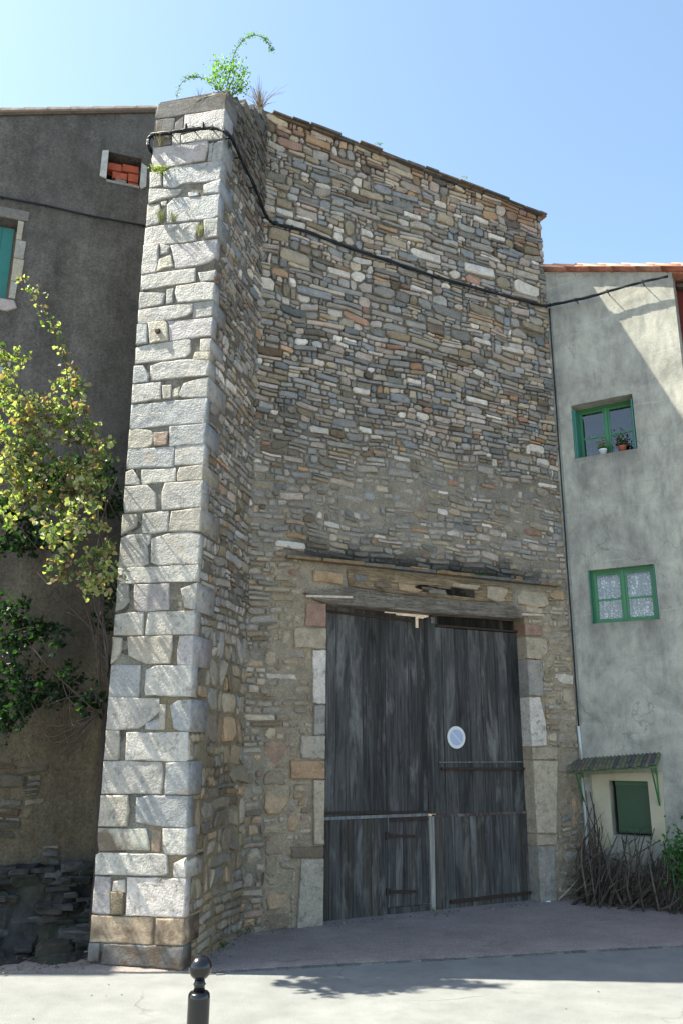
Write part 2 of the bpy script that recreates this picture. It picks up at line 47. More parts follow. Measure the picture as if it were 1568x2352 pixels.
# ------------------------------------------------------------------ helpers
class Face:
    """a vertical wall plane: u runs to the right along it, z up, off outwards"""
    def __init__(s, o, ang):
        a = radians(ang); s.o = Vector((o[0], o[1], 0)); s.d = Vector((sin(a), cos(a), 0)); s.n = Vector((cos(a), -sin(a), 0))
        s.rot = pi/2 - a
    def __call__(s, u, z, off=0.0): return s.o + s.d*u + s.n*off + Vector((0,0,z))
MO = (-0.856, 8.233)
M = Face(MO, 62); _e = M(4.13, 0)
R = Face((_e.x, _e.y), 121)
B = Face((-1.165, 6.93), 104)
BATTER=[(0,-.020),(.8,-.032),(1.9,-.058),(2.6,-.070),(3.2,-.058),(4.0,-.058),(5.0,-.054),(5.8,-.042),(7.0,-.034),(8.0,-.018),(9.5,-.018)]
def bat(z):
    z=max(0,min(9.4,z))
    for (a,p),(c,q) in zip(BATTER,BATTER[1:]):
        if z<=c: return p+(q-p)*(z-a)/(c-a)
class Battered(Face):   # the side of the buttress leans with the worn corner
    def __call__(s, u, z, off=0.0): return Face.__call__(s,u,z,off)+B.d*bat(z)
SD = Battered((-1.165, 6.93), 13.3)
L = Face((-2, 8.1), 71)
def nz(x, y, z=0.0): return noise.noise(Vector((x, y, z)))
def tag(o, label=None, cat=None, group=None, kind=None):
    if label: o['label'] = label
    if cat: o['category'] = cat
    if group: o['group'] = group
    if kind: o['kind'] = kind
    return o
def empty(name, loc, label=None, cat=None, group=None):
    o = bpy.data.objects.new(name, None); COL.objects.link(o); o.location = loc; o.empty_display_size = .2
    o['_w'] = list(loc)
    return tag(o, label, cat, group)
def wloc(o): return Vector(o['_w']) if o is not None else Vector((0,0,0))
def mk(name, verts, faces, mat, parent=None, cols=None, smooth=False, base=False):
    """one mesh object; verts in world space; origin at the middle (or bottom middle) of its bounds"""
    vs = [Vector(v) for v in verts]
    lo = Vector([min(v[i] for v in vs) for i in range(3)]); hi = Vector([max(v[i] for v in vs) for i in range(3)])
    c = (lo+hi)/2
    if base: c.z = lo.z
    me = bpy.data.meshes.new(name); me.from_pydata([v-c for v in vs], [], faces); me.update()
    if cols is not None:
        at = me.color_attributes.new('Col', 'FLOAT_COLOR', 'POINT')
        flat = []
        if len(cols) == 3 and not hasattr(cols[0], '__len__'): cols = [cols]*len(vs)
        for k in cols: flat += [k[0], k[1], k[2], 1.0]
        at.data.foreach_set('color', flat)
    if smooth: me.polygons.foreach_set('use_smooth', [True]*len(me.polygons))
    me.materials.append(mat)
    o = bpy.data.objects.new(name, me); COL.objects.link(o)
    if parent is not None: o.parent = parent
    o.location = c - wloc(parent); o['_w'] = list(c)
    return o
class MB:
    def __init__(s): s.v=[]; s.f=[]; s.c=[]
    def add(s, v, f, col=None):
        b=len(s.v); s.v += [Vector(p) for p in v]; s.f += [tuple(i+b for i in q) for q in f]
        s.c += [col or (.5,.5,.5)]*len(v) if not (col and hasattr(col[0],'__len__')) else list(col)
        return s
    def box(s, F, u0,u1,z0,z1,o0,o1, col=None):
        p=[F(u,z,o) for o in (o0,o1) for z in (z0,z1) for u in (u0,u1)]
        return s.add(p, [(0,2,3,1),(4,5,7,6),(0,1,5,4),(2,6,7,3),(0,4,6,2),(1,3,7,5)], col)
    def prism(s, F, poly, o0, o1, col=None, bev=0.0):
        """polygon given in (u,z) of face F, pushed from o0 out to o1, optional bevel"""
        n=len(poly); cx=sum(p[0] for p in poly)/n; cz=sum(p[1] for p in poly)/n
        a=sum(poly[i][0]*poly[(i+1)%n][1]-poly[(i+1)%n][0]*poly[i][1] for i in range(n))
        if a<0: poly=list(poly)[::-1]
        v=[F(p[0],p[1],o0) for p in poly]+[F(p[0],p[1],o1-bev) for p in poly]
        f=[tuple(range(n-1,-1,-1))]+[(i,(i+1)%n,n+(i+1)%n,n+i) for i in range(n)]
        if bev>0:
            for p in poly:
                d=sqrt((p[0]-cx)**2+(p[1]-cz)**2)+1e-6; k=min(.4,bev*1.2/d)
                v.append(F(p[0]+(cx-p[0])*k, p[1]+(cz-p[1])*k, o1))
            f+=[(n+i,n+(i+1)%n,2*n+(i+1)%n,2*n+i) for i in range(n)]+[tuple(range(2*n,3*n))]
        else: f+=[tuple(range(n,2*n))]
        return s.add(v,f,col)
    def tube(s, pts, r, seg=6, col=None, r1=None):
        pts=[Vector(p) for p in pts]; n=len(pts); v=[]; f=[]
        for i,p in enumerate(pts):
            t=(pts[min(i+1,n-1)]-pts[max(i-1,0)]).normalized()
            a=t.orthogonal().normalized() if abs(t.z)>.9 else t.cross(Vector((0,0,1))).normalized(); b=t.cross(a)
            rr=r if r1 is None else r+(r1-r)*i/(n-1)
            for k in range(seg):
                q=2*pi*k/seg; v.append(p+a*cos(q)*rr+b*sin(q)*rr)
        for i in range(n-1):
            for k in range(seg): f.append((i*seg+k, i*seg+(k+1)%seg, (i+1)*seg+(k+1)%seg, (i+1)*seg+k))
        f.append(tuple(range(seg-1,-1,-1))); f.append(tuple((n-1)*seg+k for k in range(seg)))
        return s.add(v,f,col)
    def lathe(s, c, prof, seg=24, col=None):
        v=[];f=[];c=Vector(c)
        for r,z in prof:
            for k in range(seg): v.append(c+Vector((r*cos(2*pi*k/seg), r*sin(2*pi*k/seg), z)))
        for i in range(len(prof)-1):
            for k in range(seg): f.append((i*seg+k, i*seg+(k+1)%seg, (i+1)*seg+(k+1)%seg, (i+1)*seg+k))
        f.append(tuple(range(seg-1,-1,-1))); f.append(tuple((len(prof)-1)*seg+k for k in range(seg)))
        return s.add(v,f,col)
    def go(s, name, mat, parent=None, smooth=False, base=False, cols=True):
        return mk(name, s.v, s.f, mat, parent, s.c if cols else None, smooth, base)
def spline(pts, k=5):
    pts=[Vector(p) for p in pts]; out=[]
    for i in range(len(pts)-1):
        p0=pts[max(i-1,0)];p1=pts[i];p2=pts[i+1];p3=pts[min(i+2,len(pts)-1)]
        for j in range(k):
            t=j/k; out.append(0.5*((2*p1)+(p2-p0)*t+(2*p0-5*p1+4*p2-p3)*t*t+(3*p1-p0-3*p2+p3)*t**3))
    out.append(pts[-1]); return out

# ------------------------------------------------------------------ materials
class NT:
    def __init__(s, name):
        s.m=bpy.data.materials.new(name); s.m.use_nodes=True; s.t=s.m.node_tree; s.b=s.t.nodes['Principled BSDF']
        s.out=s.t.nodes['Material Output']
        s.pos=s.n('ShaderNodeNewGeometry').outputs['Position']
    def n(s,ty,**kw):
        x=s.t.nodes.new(ty)
        for k,v in kw.items(): setattr(x,k,v)
        return x
    def l(s,a,b): s.t.links.new(a,b)
    def map(s, scale, rotz=0.0):
        m=s.n('ShaderNodeMapping'); m.inputs['Scale'].default_value=scale; m.inputs['Rotation'].default_value=(0,0,rotz); s.l(s.pos,m.inputs[0]); return m.outputs[0]
    def noise(s, scale, detail=4, rough=.55, vec=None, dist=0.0):
        x=s.n('ShaderNodeTexNoise'); x.inputs['Scale'].default_value=scale; x.inputs['Detail'].default_value=detail
        x.inputs['Roughness'].default_value=rough; x.inputs['Distortion'].default_value=dist
        s.l(vec or s.pos, x.inputs['Vector']); return x.outputs['Fac']
    def ramp(s, fac, stops):
        x=s.n('ShaderNodeValToRGB'); e=x.color_ramp.elements
        while len(e)<len(stops): e.new(.5)
        for i,(p,c) in enumerate(stops):
            e[i].position=p; e[i].color=(c,c,c,1) if not hasattr(c,'__len__') else (*c,1)
        s.l(fac,x.inputs[0]); return x.outputs[0]
    def mix(s, fac, a, b, mode='MIX'):
        x=s.n('ShaderNodeMix',data_type='RGBA',blend_type=mode)
        for idx,v in ((0,fac),(6,a),(7,b)):
            if hasattr(v,'is_output'): s.l(v,x.inputs[idx])
            elif idx==0: x.inputs[0].default_value=v
            else: x.inputs[idx].default_value=(*v,1)
        return x.outputs[2]
    def math(s, op, a, b=0.0):
        x=s.n('ShaderNodeMath',operation=op)
        for i,v in ((0,a),(1,b)):
            if hasattr(v,'is_output'): s.l(v,x.inputs[i])
            else: x.inputs[i].default_value=v
        return x.outputs[0]
    def col(s): return s.n('ShaderNodeAttribute',attribute_name='Col').outputs['Color']
    def bump(s, hs, dist):
        prev=None
        for h,st in hs:
            b=s.n('ShaderNodeBump'); b.inputs['Strength'].default_value=st; b.inputs['Distance'].default_value=dist
            s.l(h,b.inputs['Height'])
            if prev: s.l(prev,b.inputs['Normal'])
            prev=b.outputs[0]
        s.l(prev,s.b.inputs['Normal'])
    def fin(s, color=None, rough=.85, spec=.3, metal=0):
        if color is not None:
            if hasattr(color,'is_output'): s.l(color,s.b.inputs['Base Color'])
            else: s.b.inputs['Base Color'].default_value=(*color,1)
        s.b.inputs['Roughness'].default_value=rough; s.b.inputs['Specular IOR Level'].default_value=spec; s.b.inputs['Metallic'].default_value=metal
        return s.m
def m_stone(name, bs, rough=.85, spec=.25, coarse=1.0, lichen=0.0):
    t=NT(name)
    a=t.noise(9,6,.65); b=t.noise(45,5,.7); v=t.noise(3.0,4,.6,t.map((1,1,4),.3),1.2)
    c=t.mix(1.0,t.col(),t.ramp(a,[(.2,.62),(.5,1.0),(.8,1.25)]),'MULTIPLY')
    c=t.mix(1.0,c,t.ramp(b,[(.3,.72),(.55,1.0),(.75,1.18)]),'MULTIPLY')
    c=t.mix(t.math('MULTIPLY',t.ramp(v,[(.56,0.0),(.7,1.0)]),.35),c,(.24,.21,.17))
    if lichen:
        li=t.noise(13,7,.75,None,.4); c=t.mix(t.math('MULTIPLY',t.ramp(li,[(.53,0.0),(.66,1.0)]),lichen),c,(.15,.14,.12))
        l2=t.noise(4.5,5,.7); c=t.mix(t.math('MULTIPLY',t.ramp(l2,[(.56,0.0),(.7,1.0)]),lichen*.6),c,(.34,.25,.17))
    t.bump([(t.noise(11*coarse,6,.65),.9*bs),(t.noise(70*coarse,4,.6),.5*bs)],.02)
    return t.fin(c,rough,spec)
def m_plain(name, color, rough=.6, var=.25, scale=12, bs=.2, spec=.3, metal=0):
    t=NT(name); a=t.noise(scale,6,.6)
    c=t.mix(1.0,color,t.ramp(a,[(.25,1-var),(.75,1+var)]),'MULTIPLY')
    t.bump([(t.noise(scale*4,4,.6),bs)],.01)
    return t.fin(c,rough,spec,metal)
def m_attr(name, rough=.8, bs=.3, scale=20, var=.3, spec=.25):
    t=NT(name); a=t.noise(scale,6,.65)
    c=t.mix(1.0,t.col(),t.ramp(a,[(.25,1-var),(.75,1+var)]),'MULTIPLY')
    t.bump([(t.noise(scale*2.5,5,.6),bs)],.012)
    return t.fin(c,rough,spec)
def m_mortar(name):
    t=NT(name)
    a=t.noise(5,6,.65); b=t.noise(60,5,.7); g=t.noise(24,4,.7)
    c=t.mix(1.0,t.col(),t.ramp(a,[(.2,.62),(.5,1.0),(.8,1.3)]),'MULTIPLY')
    c=t.mix(1.0,c,t.ramp(b,[(.3,.62),(.55,1.0),(.75,1.3)]),'MULTIPLY')
    t.bump([(t.noise(14,6,.7),.9),(g,.8),(b,.7)],.025)
    return t.fin(c,.95,.1)
def m_leaf(name, trans=.5, sat=1.0):
    t=NT(name); c=t.col()
    t.fin(c,.42,.5)
    tr=t.n('ShaderNodeBsdfTranslucent'); mx=t.n('ShaderNodeMixShader'); mx.inputs[0].default_value=trans
    br=t.mix(1.0,c,(1.5,1.9,.6),'MULTIPLY'); t.l(br,tr.inputs[0])
    t.l(t.b.outputs[0],mx.inputs[1]); t.l(tr.outputs[0],mx.inputs[2]); t.l(mx.outputs[0],t.out.inputs[0])
    return t.m
def m_wood(name):
    t=NT(name)
    rnd=t.n('ShaderNodeObjectInfo').outputs['Random']
    cmb=t.n('ShaderNodeCombineXYZ'); t.l(t.math('MULTIPLY',rnd,13.0),cmb.inputs[0]); t.l(t.math('MULTIPLY',rnd,7.0),cmb.inputs[2])
    ad=t.n('ShaderNodeVectorMath',operation='ADD'); t.l(t.map((1,1,.045)),ad.inputs[0]); t.l(cmb.outputs[0],ad.inputs[1])
    gr=t.noise(38,6,.7,ad.outputs[0],.4); ad2=t.n('ShaderNodeVectorMath',operation='ADD'); t.l(t.map((1,1,.22)),ad2.inputs[0]); t.l(cmb.outputs[0],ad2.inputs[1])
    pt=t.noise(5.5,6,.68,ad2.outputs[0],.5)
    c=t.mix(1.0,t.col(),t.ramp(gr,[(.3,.45),(.5,1.0),(.7,1.75)]),'MULTIPLY')
    c=t.mix(t.math('MULTIPLY',t.ramp(pt,[(.52,0.0),(.66,1.0)]),.5),c,(.29,.28,.265))
    c=t.mix(t.math('MULTIPLY',t.ramp(pt,[(.28,1.0),(.43,0.0)]),.7),c,(.012,.012,.014))
    rv=t.math('ADD',t.math('MULTIPLY',rnd,.35),.72)
    c=t.mix(1.0,c,rv,'MULTIPLY')
    t.bump([(gr,.8),(t.noise(90,3,.6,t.map((1,1,.1))),.4)],.012)
    return t.fin(c,.9,.12)
def m_plaster(name):
    t=NT(name)
    a=t.noise(1.7,7,.68,None,.6); b=t.noise(7,6,.7,t.map((1,1,.45))); f=t.noise(90,4,.6)
    c=t.mix(t.ramp(a,[(.32,0.0),(.62,1.0)]),(.245,.235,.215),(.45,.425,.375)); c=t.mix(1.0,c,t.col(),'MULTIPLY')
    c=t.mix(1.0,c,t.ramp(b,[(.25,.66),(.5,1.0),(.75,1.22)]),'MULTIPLY')
    c=t.mix(1.0,c,t.ramp(f,[(.3,.9),(.7,1.08)]),'MULTIPLY')
    # faint pale joints of the block work behind the render
    sx=t.n('ShaderNodeSeparateXYZ'); t.l(t.pos,sx.inputs[0])
    z=t.math('ADD',sx.outputs[2],t.math('MULTIPLY',t.noise(2.5,2,.5),.09))
    fr=t.math('FRACT',t.math('MULTIPLY',z,1.55))
    ln=t.ramp(fr,[(0.0,1.0),(.035,.0),(1.0,.0)])
    c=t.mix(t.math('MULTIPLY',t.math('MULTIPLY',ln,t.ramp(t.noise(2,3,.6),[(.42,0.0),(.6,1.0)])),.45),c,(.5,.5,.45))
    st=t.noise(7,4,.6,t.map((1,1,.12)))
    c=t.mix(t.math('MULTIPLY',t.ramp(st,[(.56,0.0),(.72,1.0)]),.35),c,(.10,.11,.11))
    w=t.n('ShaderNodeVectorMath',operation='ADD'); nn_=t.n('ShaderNodeTexNoise'); nn_.inputs['Scale'].default_value=3; nn_.inputs['Detail'].default_value=6; t.l(t.pos,nn_.inputs['Vector'])
    t.l(t.pos,w.inputs[0]); t.l(nn_.outputs['Color'],w.inputs[1]); vo=t.n('ShaderNodeTexVoronoi',feature='DISTANCE_TO_EDGE'); vo.inputs['Scale'].default_value=.9; t.l(w.outputs[0],vo.inputs['Vector'])
    cr=t.math('MULTIPLY',t.ramp(vo.outputs['Distance'],[(.0,1.0),(.010,0.0)]),t.ramp(t.noise(1.1,3,.6),[(.5,0.0),(.6,.55)])); c=t.mix(cr,c,(.10,.095,.085))
    t.bump([(t.noise(10,5,.6),.35),(f,.35)],.012)
    return t.fin(c,.95,.1)
def m_darkrender(name):
    t=NT(name)
    sx=t.n('ShaderNodeSeparateXYZ'); t.l(t.pos,sx.inputs[0])
    z=t.math('ADD',sx.outputs[2],t.math('MULTIPLY',t.noise(1.2,4,.6),1.4))
    k=t.ramp(t.math('MULTIPLY',z,.1),[(.30,1.0),(.46,0.0)])
    b=t.noise(3.2,7,.7); f=t.noise(38,5,.75); sp=t.noise(55,2,.5)
    c=t.mix(k,(.125,.112,.10),(.14,.112,.078))
    c=t.mix(1.0,c,t.ramp(b,[(.25,.62),(.5,1.0),(.78,1.45)]),'MULTIPLY')
    c=t.mix(1.0,c,t.ramp(f,[(.3,.6),(.7,1.35)]),'MULTIPLY')
    sk=t.noise(2.6,6,.65,t.map((1,1,.16))); c=t.mix(1.0,c,t.ramp(sk,[(.3,.6),(.5,1.0),(.72,1.55)]),'MULTIPLY')
    pa=t.noise(.9,5,.6); c=t.mix(t.math('MULTIPLY',t.ramp(pa,[(.55,0.0),(.6,1.0)]),.3),c,(.16,.145,.13))
    c=t.mix(t.ramp(sp,[(.7,0.0),(.76,.6)]),c,(.35,.34,.32))
    t.bump([(f,.9),(t.noise(8,5,.7),.6)],.02)
    return t.fin(c,.97,.08)
def m_asphalt(name, base, var=.2, fine=160, tint=None):
    t=NT(name); a=t.noise(1.3,5,.6); f=t.noise(fine,3,.7); g=t.noise(fine*.35,4,.7)
    c=t.mix(1.0,base,t.ramp(a,[(.3,1-var),(.7,1+var)]),'MULTIPLY')
    c=t.mix(1.0,c,t.ramp(f,[(.35,.72),(.65,1.3)]),'MULTIPLY')
    if tint: c=t.mix(t.ramp(g,[(.5,0.0),(.62,.6)]),c,tint)
    w=t.n('ShaderNodeVectorMath',operation='ADD'); nn_=t.n('ShaderNodeTexNoise'); nn_.inputs['Scale'].default_value=2.5; nn_.inputs['Detail'].default_value=5; t.l(t.pos,nn_.inputs['Vector'])
    sc=t.n('ShaderNodeVectorMath',operation='SCALE'); sc.inputs['Scale'].default_value=.5; t.l(nn_.outputs['Color'],sc.inputs[0]); t.l(t.pos,w.inputs[0]); t.l(sc.outputs[0],w.inputs[1])
    vo=t.n('ShaderNodeTexVoronoi',feature='DISTANCE_TO_EDGE'); vo.inputs['Scale'].default_value=.8; t.l(w.outputs[0],vo.inputs['Vector'])
    cr=t.math('MULTIPLY',t.ramp(vo.outputs['Distance'],[(.0,1.0),(.012,0.0)]),t.ramp(t.noise(.9,3,.6),[(.50,0.0),(.60,.4)]))
    c=t.mix(cr,c,(.05,.045,.04)); s2=t.noise(3.5,6,.7); c=t.mix(1.0,c,t.ramp(s2,[(.3,.82),(.55,1.0),(.75,1.1)]),'MULTIPLY')
    t.bump([(f,.5),(g,.4)],.008)
    return t.fin(c,.9,.2)
ST=m_stone('rubble_stone',1.0); QS=m_stone('hewn_limestone',.95,.6,.4,.9,.85); MT=m_mortar('lime_mortar')
AT=m_attr('painted'); WD=m_wood('weathered_wood'); PL_=m_plaster('grey_plaster'); DR=m_darkrender('dark_roughcast')
def m_beam():
    t=NT('old_beam'); g=t.noise(9,7,.7,t.map((.35,.35,4)),1.0); f=t.noise(34,5,.7,t.map((.25,.25,3))); p=t.noise(4,5,.7)
    c=t.mix(1.0,t.col(),t.ramp(g,[(.3,.3),(.5,1.0),(.7,1.6)]),'MULTIPLY'); c=t.mix(t.math('MULTIPLY',t.ramp(p,[(.5,0.0),(.62,1.0)]),.5),c,(.13,.10,.075))
    t.bump([(g,1.0),(f,.8)],.03); return t.fin(c,.95,.1)
BEAMW=m_beam(); IRON=m_plain('rusty_iron',(.045,.028,.022),.8,.4,30,.4)
JMB=m_stone('worn_jamb_stone',.95,.85,.25,.6,.75)
BLK=m_plain('black_rubber',(.012,.013,.015),.5,.2,30,.1); GRN=m_attr('green_paint',.45,.08,14,.12,.5)
TIL=m_attr('clay_tile',.85,.35,16,.3); SLT=m_attr('slate',.9,.7,14,.45)
LF=m_leaf('leaf'); STEM=m_attr('bark',.9,.5,30,.35); DRYM=m_attr('dry_stem',.9,.1,30,.3)
PVC=m_plain('pale_plastic',(.55,.56,.57),.5,.08,8,.05); REDP=m_plain('red_render',(.16,.035,.03),.9,.3,3,.4)
CRM=m_plain('cream_plaster',(.48,.42,.31),.9,.15,5,.3)
def glass():
    t=NT('window_glass'); tr=t.n('ShaderNodeBsdfTransparent'); gl=t.n('ShaderNodeBsdfGlossy'); gl.inputs['Roughness'].default_value=.02
    fr=t.n('ShaderNodeLayerWeight'); fr.inputs[0].default_value=.18; mx=t.n('ShaderNodeMixShader')
    t.l(t.math('ADD',fr.outputs['Fresnel'],.05),mx.inputs[0]); t.l(tr.outputs[0],mx.inputs[1]); t.l(gl.outputs[0],mx.inputs[2]); t.l(mx.outputs[0],t.out.inputs[0]); return t.m
GL=glass()
def lacem():
    t=NT('lace'); t.fin((.8,.8,.84),.9,.1); v=t.n('ShaderNodeTexVoronoi'); v.inputs['Scale'].default_value=34; t.l(t.pos,v.inputs['Vector'])
    a=t.ramp(v.outputs['Distance'],[(.22,1.0),(.5,.3)]); b=t.ramp(t.noise(9,3,.6),[(.4,.45),(.6,1.0)])
    t.l(t.math('MAXIMUM',t.math('MULTIPLY',a,b),.25),t.b.inputs['Alpha']); return t.m
LACE=lacem()
DARK_=m_plain('dark_interior',(.02,.02,.025),.9,.1,3,.1)  # near-black colour paints the darkness inside rooms and opening

# ------------------------------------------------------------------ ground
def quadpatch(name, pts, z, mat, label_kind='structure'):
    v=[(x,y,z) for x,y in pts]; o=mk(name,v,[tuple(range(len(v)))],mat); tag(o,kind=label_kind); return o
ROADM=m_asphalt('road_asphalt',(.215,.215,.21),.10,150)
PAVM=m_asphalt('pink_gravel_pavement',(.245,.207,.196),.2,130,(.36,.30,.27))
road=quadpatch('road',[(-300,-300),(300,-300),(300,300),(-300,300)],0.0,ROADM)
def bnd(x): return 6.93+.004*x if x<-0.9 else 6.99+(x+.9)*.235+.0*x
pv=MB(); xs=[-16,-8,-4,-3,-2.5,-2,-1.5,-1,-.5,0,.5,1,1.5,2,2.5,3,4,6,9,14]
vv=[];ff=[]
for i,x in enumerate(xs):
    e=bnd(x)+.03*nz(x*1.7,3); vv+=[(x,e,-.02),(x,e,.014),(x,e+.06,.02),(x,22,.02)]
for i in range(len(xs)-1):
    a=i*4; ff+=[(a,a+4,a+5,a+1),(a+1,a+5,a+6,a+2),(a+2,a+6,a+7,a+3)]
tag(mk('pavement',vv,ff,PAVM),kind='structure')
# small setts along the pavement edge
sb=MB(); x=-1.0
while x<4.5:
    w=random.uniform(.07,.12); e=bnd(x)-.055
    h=random.uniform(.003,.010); c=random.choice([(.14,.13,.13),(.16,.15,.145),(.12,.115,.115),(.2,.19,.18)])
    a=Vector((x,e,0)); 
    v=[(x,e,-.01),(x+w-.012,e+.235*w,-.01),(x+w-.02,e+.235*w+.075,-.01),(x-.008,e+.075,-.01)]
    v+=[(p[0]*.96+(x+w/2)*.04,p[1]*.96+(e+.04)*.04,h) for p in v]
    sb.add(v,[(0,1,5,4),(1,2,6,5),(2,3,7,6),(3,0,4,7),(4,5,6,7)],c); x+=w
tag(sb.go('kerb_setts',SLT),kind='structure')

# ------------------------------------------------------------------ masonry generator
CK=dict(W=(.62,.55,.48),G=(.315,.283,.25),B=(.275,.268,.265),P=(.42,.345,.295),Y=(.29,.235,.165),O=(.40,.25,.15),N=(.19,.14,.10),K=(.19,.175,.15),
 R=(.32,.19,.14),T=(.41,.33,.24),O2=(.40,.27,.16),C=(.46,.38,.28),C2=(.40,.35,.285),m=(.40,.35,.285))
PALT=[('G',34),('B',14),('P',17),('T',10),('W',7),('Y',5),('K',5),('N',3),('O',2),('R',1)]
def pick(pal, z=0):
    t=random.uniform(0,sum(w for _,w in pal))
    for k,w in pal:
        t-=w
        if t<=0: break
    c=CK[k]; f=random.choice([random.uniform(.66,.9),random.uniform(.85,1.15),random.uniform(1.0,1.38)]); g=random.uniform(-.02,.02)
    return (max(.01,c[0]*f+g),max(.01,c[1]*f),max(.01,c[2]*f-g))
def outline(u0,u1,z0,z1,rough=1.0):
    w=u1-u0; h=z1-z0; j=min(w,h)*.18*rough; R_=random.uniform; pts=[]
    for (cu,cz,su,sz) in ((u0,z0,1,1),(u1,z0,-1,1),(u1,z1,-1,-1),(u0,z1,1,-1)):
        k=R_(.08,.55)*h*rough; 
        if random.random()<.7:
            a=(cu+su*min(k*R_(.6,1.6),w*.35),cz+sz*R_(0,.4)*j); b=(cu+su*R_(0,.5)*j,cz+sz*min(k,h*.4))
            pts+= [a,b] if (su*sz<0) else [b,a]
        else: pts.append((cu+su*R_(0,.8)*j,cz+sz*R_(0,.8)*j))
        # mid points of the long sides
        if (cu,cz)==(u0,z0) and w>1.6*h: pts.append((u0+w*R_(.35,.65),z0+R_(-.4,.8)*j))
        if (cu,cz)==(u1,z1) and w>1.6*h: pts.append((u0+w*R_(.35,.65),z1-R_(-.4,.8)*j))
    return pts
def stone_mesh(F, pts, proud, base=-.03, col=(.3,.3,.3), tilt=1.0):
    n=len(pts); cx=sum(p[0] for p in pts)/n; cz=sum(p[1] for p in pts)/n
    hh=max(p[1] for p in pts)-min(p[1] for p in pts); ww=max(p[0] for p in pts)-min(p[0] for p in pts)
    bv=min(.012,hh*.16); tu=random.uniform(-.10,.10)*tilt; tz=random.uniform(-.2,.2)*tilt
    v=[F(p[0],p[1],base) for p in pts]
    v+=[F(p[0],p[1],proud-bv*.8+tu*(p[0]-cx)+tz*(p[1]-cz)) for p in pts]
    for p in pts:
        d=sqrt((p[0]-cx)**2+(p[1]-cz)**2)+1e-6; k=min(.45,bv/d*random.uniform(.8,1.8))
        v.append(F(p[0]+(cx-p[0])*k,p[1]+(cz-p[1])*k,proud+tu*(p[0]-cx)+tz*(p[1]-cz)+random.uniform(-.5,.4)*bv))
    v.append(F(cx+random.uniform(-.2,.2)*ww,cz+random.uniform(-.15,.15)*hh,proud+bv*random.uniform(-.4,.9)))
    f=[(i,(i+1)%n,n+(i+1)%n,n+i) for i in range(n)]+[(n+i,n+(i+1)%n,2*n+(i+1)%n,2*n+i) for i in range(n)]+[(2*n+i,2*n+(i+1)%n,3*n) for i in range(n)]
    return v,f
def rubble(F, u0, u1, z0, z1, course, width, blocks, warp, colf, proudf, gap, keep=None, top=None):
    """returns stones (area, verts, faces, colour). blocks: (u0,u1,z0,z1) rectangles left free"""
    out=[]; z=z0
    while z<z1:
        h=course(z); za,zb=z,z+h; z+=h
        u=u0-random.uniform(0,.1)
        while u<u1:
            w=width(z)*random.choice([.4,.6,.8,1,1.2,1.5,2.1]); ua,ub=max(u,u0),min(u+w,u1); u+=w
            if ub-ua<.035: continue
            segs=[(ua,ub,za,zb)]
            if h>.075 and random.random()<(.30 if h<.11 else .5):
                zm=za+h*random.uniform(.35,.65); segs=[(ua,ub,za,zm),(ua,ub,zm,zb)]
                if random.random()<.4: um=ua+(ub-ua)*random.uniform(.3,.7); segs=[(ua,um,za,zm),(um,ub,za,zm),(ua,ub,zm,zb)]
            for sg in segs:
                rs=[sg]
                for (bu0,bu1,bz0,bz1) in blocks:
                    nr=[]
                    for (a,b,c,d) in rs:
                        if b<=bu0 or a>=bu1 or d<=bz0 or c>=bz1: nr.append((a,b,c,d)); continue
                        if a<bu0: nr.append((a,bu0,c,d))
                        if b>bu1: nr.append((bu1,b,c,d))
                        ia,ib=max(a,bu0),min(b,bu1)
                        if c<bz0: nr.append((ia,ib,c,bz0))
                        if d>bz1: nr.append((ia,ib,bz1,d))
                    rs=nr
                for (a,b,c,d) in rs:
                    if b-a<.03 or d-c<.022: continue
                    g=gap(c); a+=g;b-=g;c+=g*.8;d-=g*.8
                    if b-a<.02 or d-c<.014: continue
                    cm,zm=(a+b)/2,(c+d)/2
                    if keep and not keep(cm,zm): continue
                    if top and zm>top(cm): continue
                    pts=[(p[0],p[1]+warp(p[0],p[1])) for p in outline(a,b,c,d)]
                    ra=max(-.1,min(.1,random.gauss(0,.035)))*min(1,2.2*(d-c)/(b-a))
                    pts=[(cm+(p[0]-cm)-ra*(p[1]-zm),p[1]+ra*(p[0]-cm)) for p in pts]
                    pts=[(min(max(p[0],u0+.002),u1+.004),p[1]) for p in pts]
                    col=colf(cm,zm); v,f=stone_mesh(F,pts,proudf(cm,zm))
                    out.append(((b-a)*(d-c),v,f,col))
    return out
def place(stones, parent, nmax, mat, name='stone', rest='small_stones'):
    stones.sort(key=lambda s:-s[0])
    for a,v,f,c in stones[:nmax]: mk(name,v,f,mat,parent,c)
    mb=MB()
    for a,v,f,c in stones[nmax:]: mb.add(v,f,c)
    if mb.v: tag(mb.go(rest,mat,parent),kind='stuff')
def lines(a,b,st,extra=()):
    n=max(1,int(round((b-a)/st))); xs=[a+(b-a)*i/n for i in range(n+1)]
    for e in extra:
        k=min(range(len(xs)),key=lambda i:abs(xs[i]-e))
        if a<e<b: xs[k]=e
    return sorted(set(round(x,5) for x in xs))
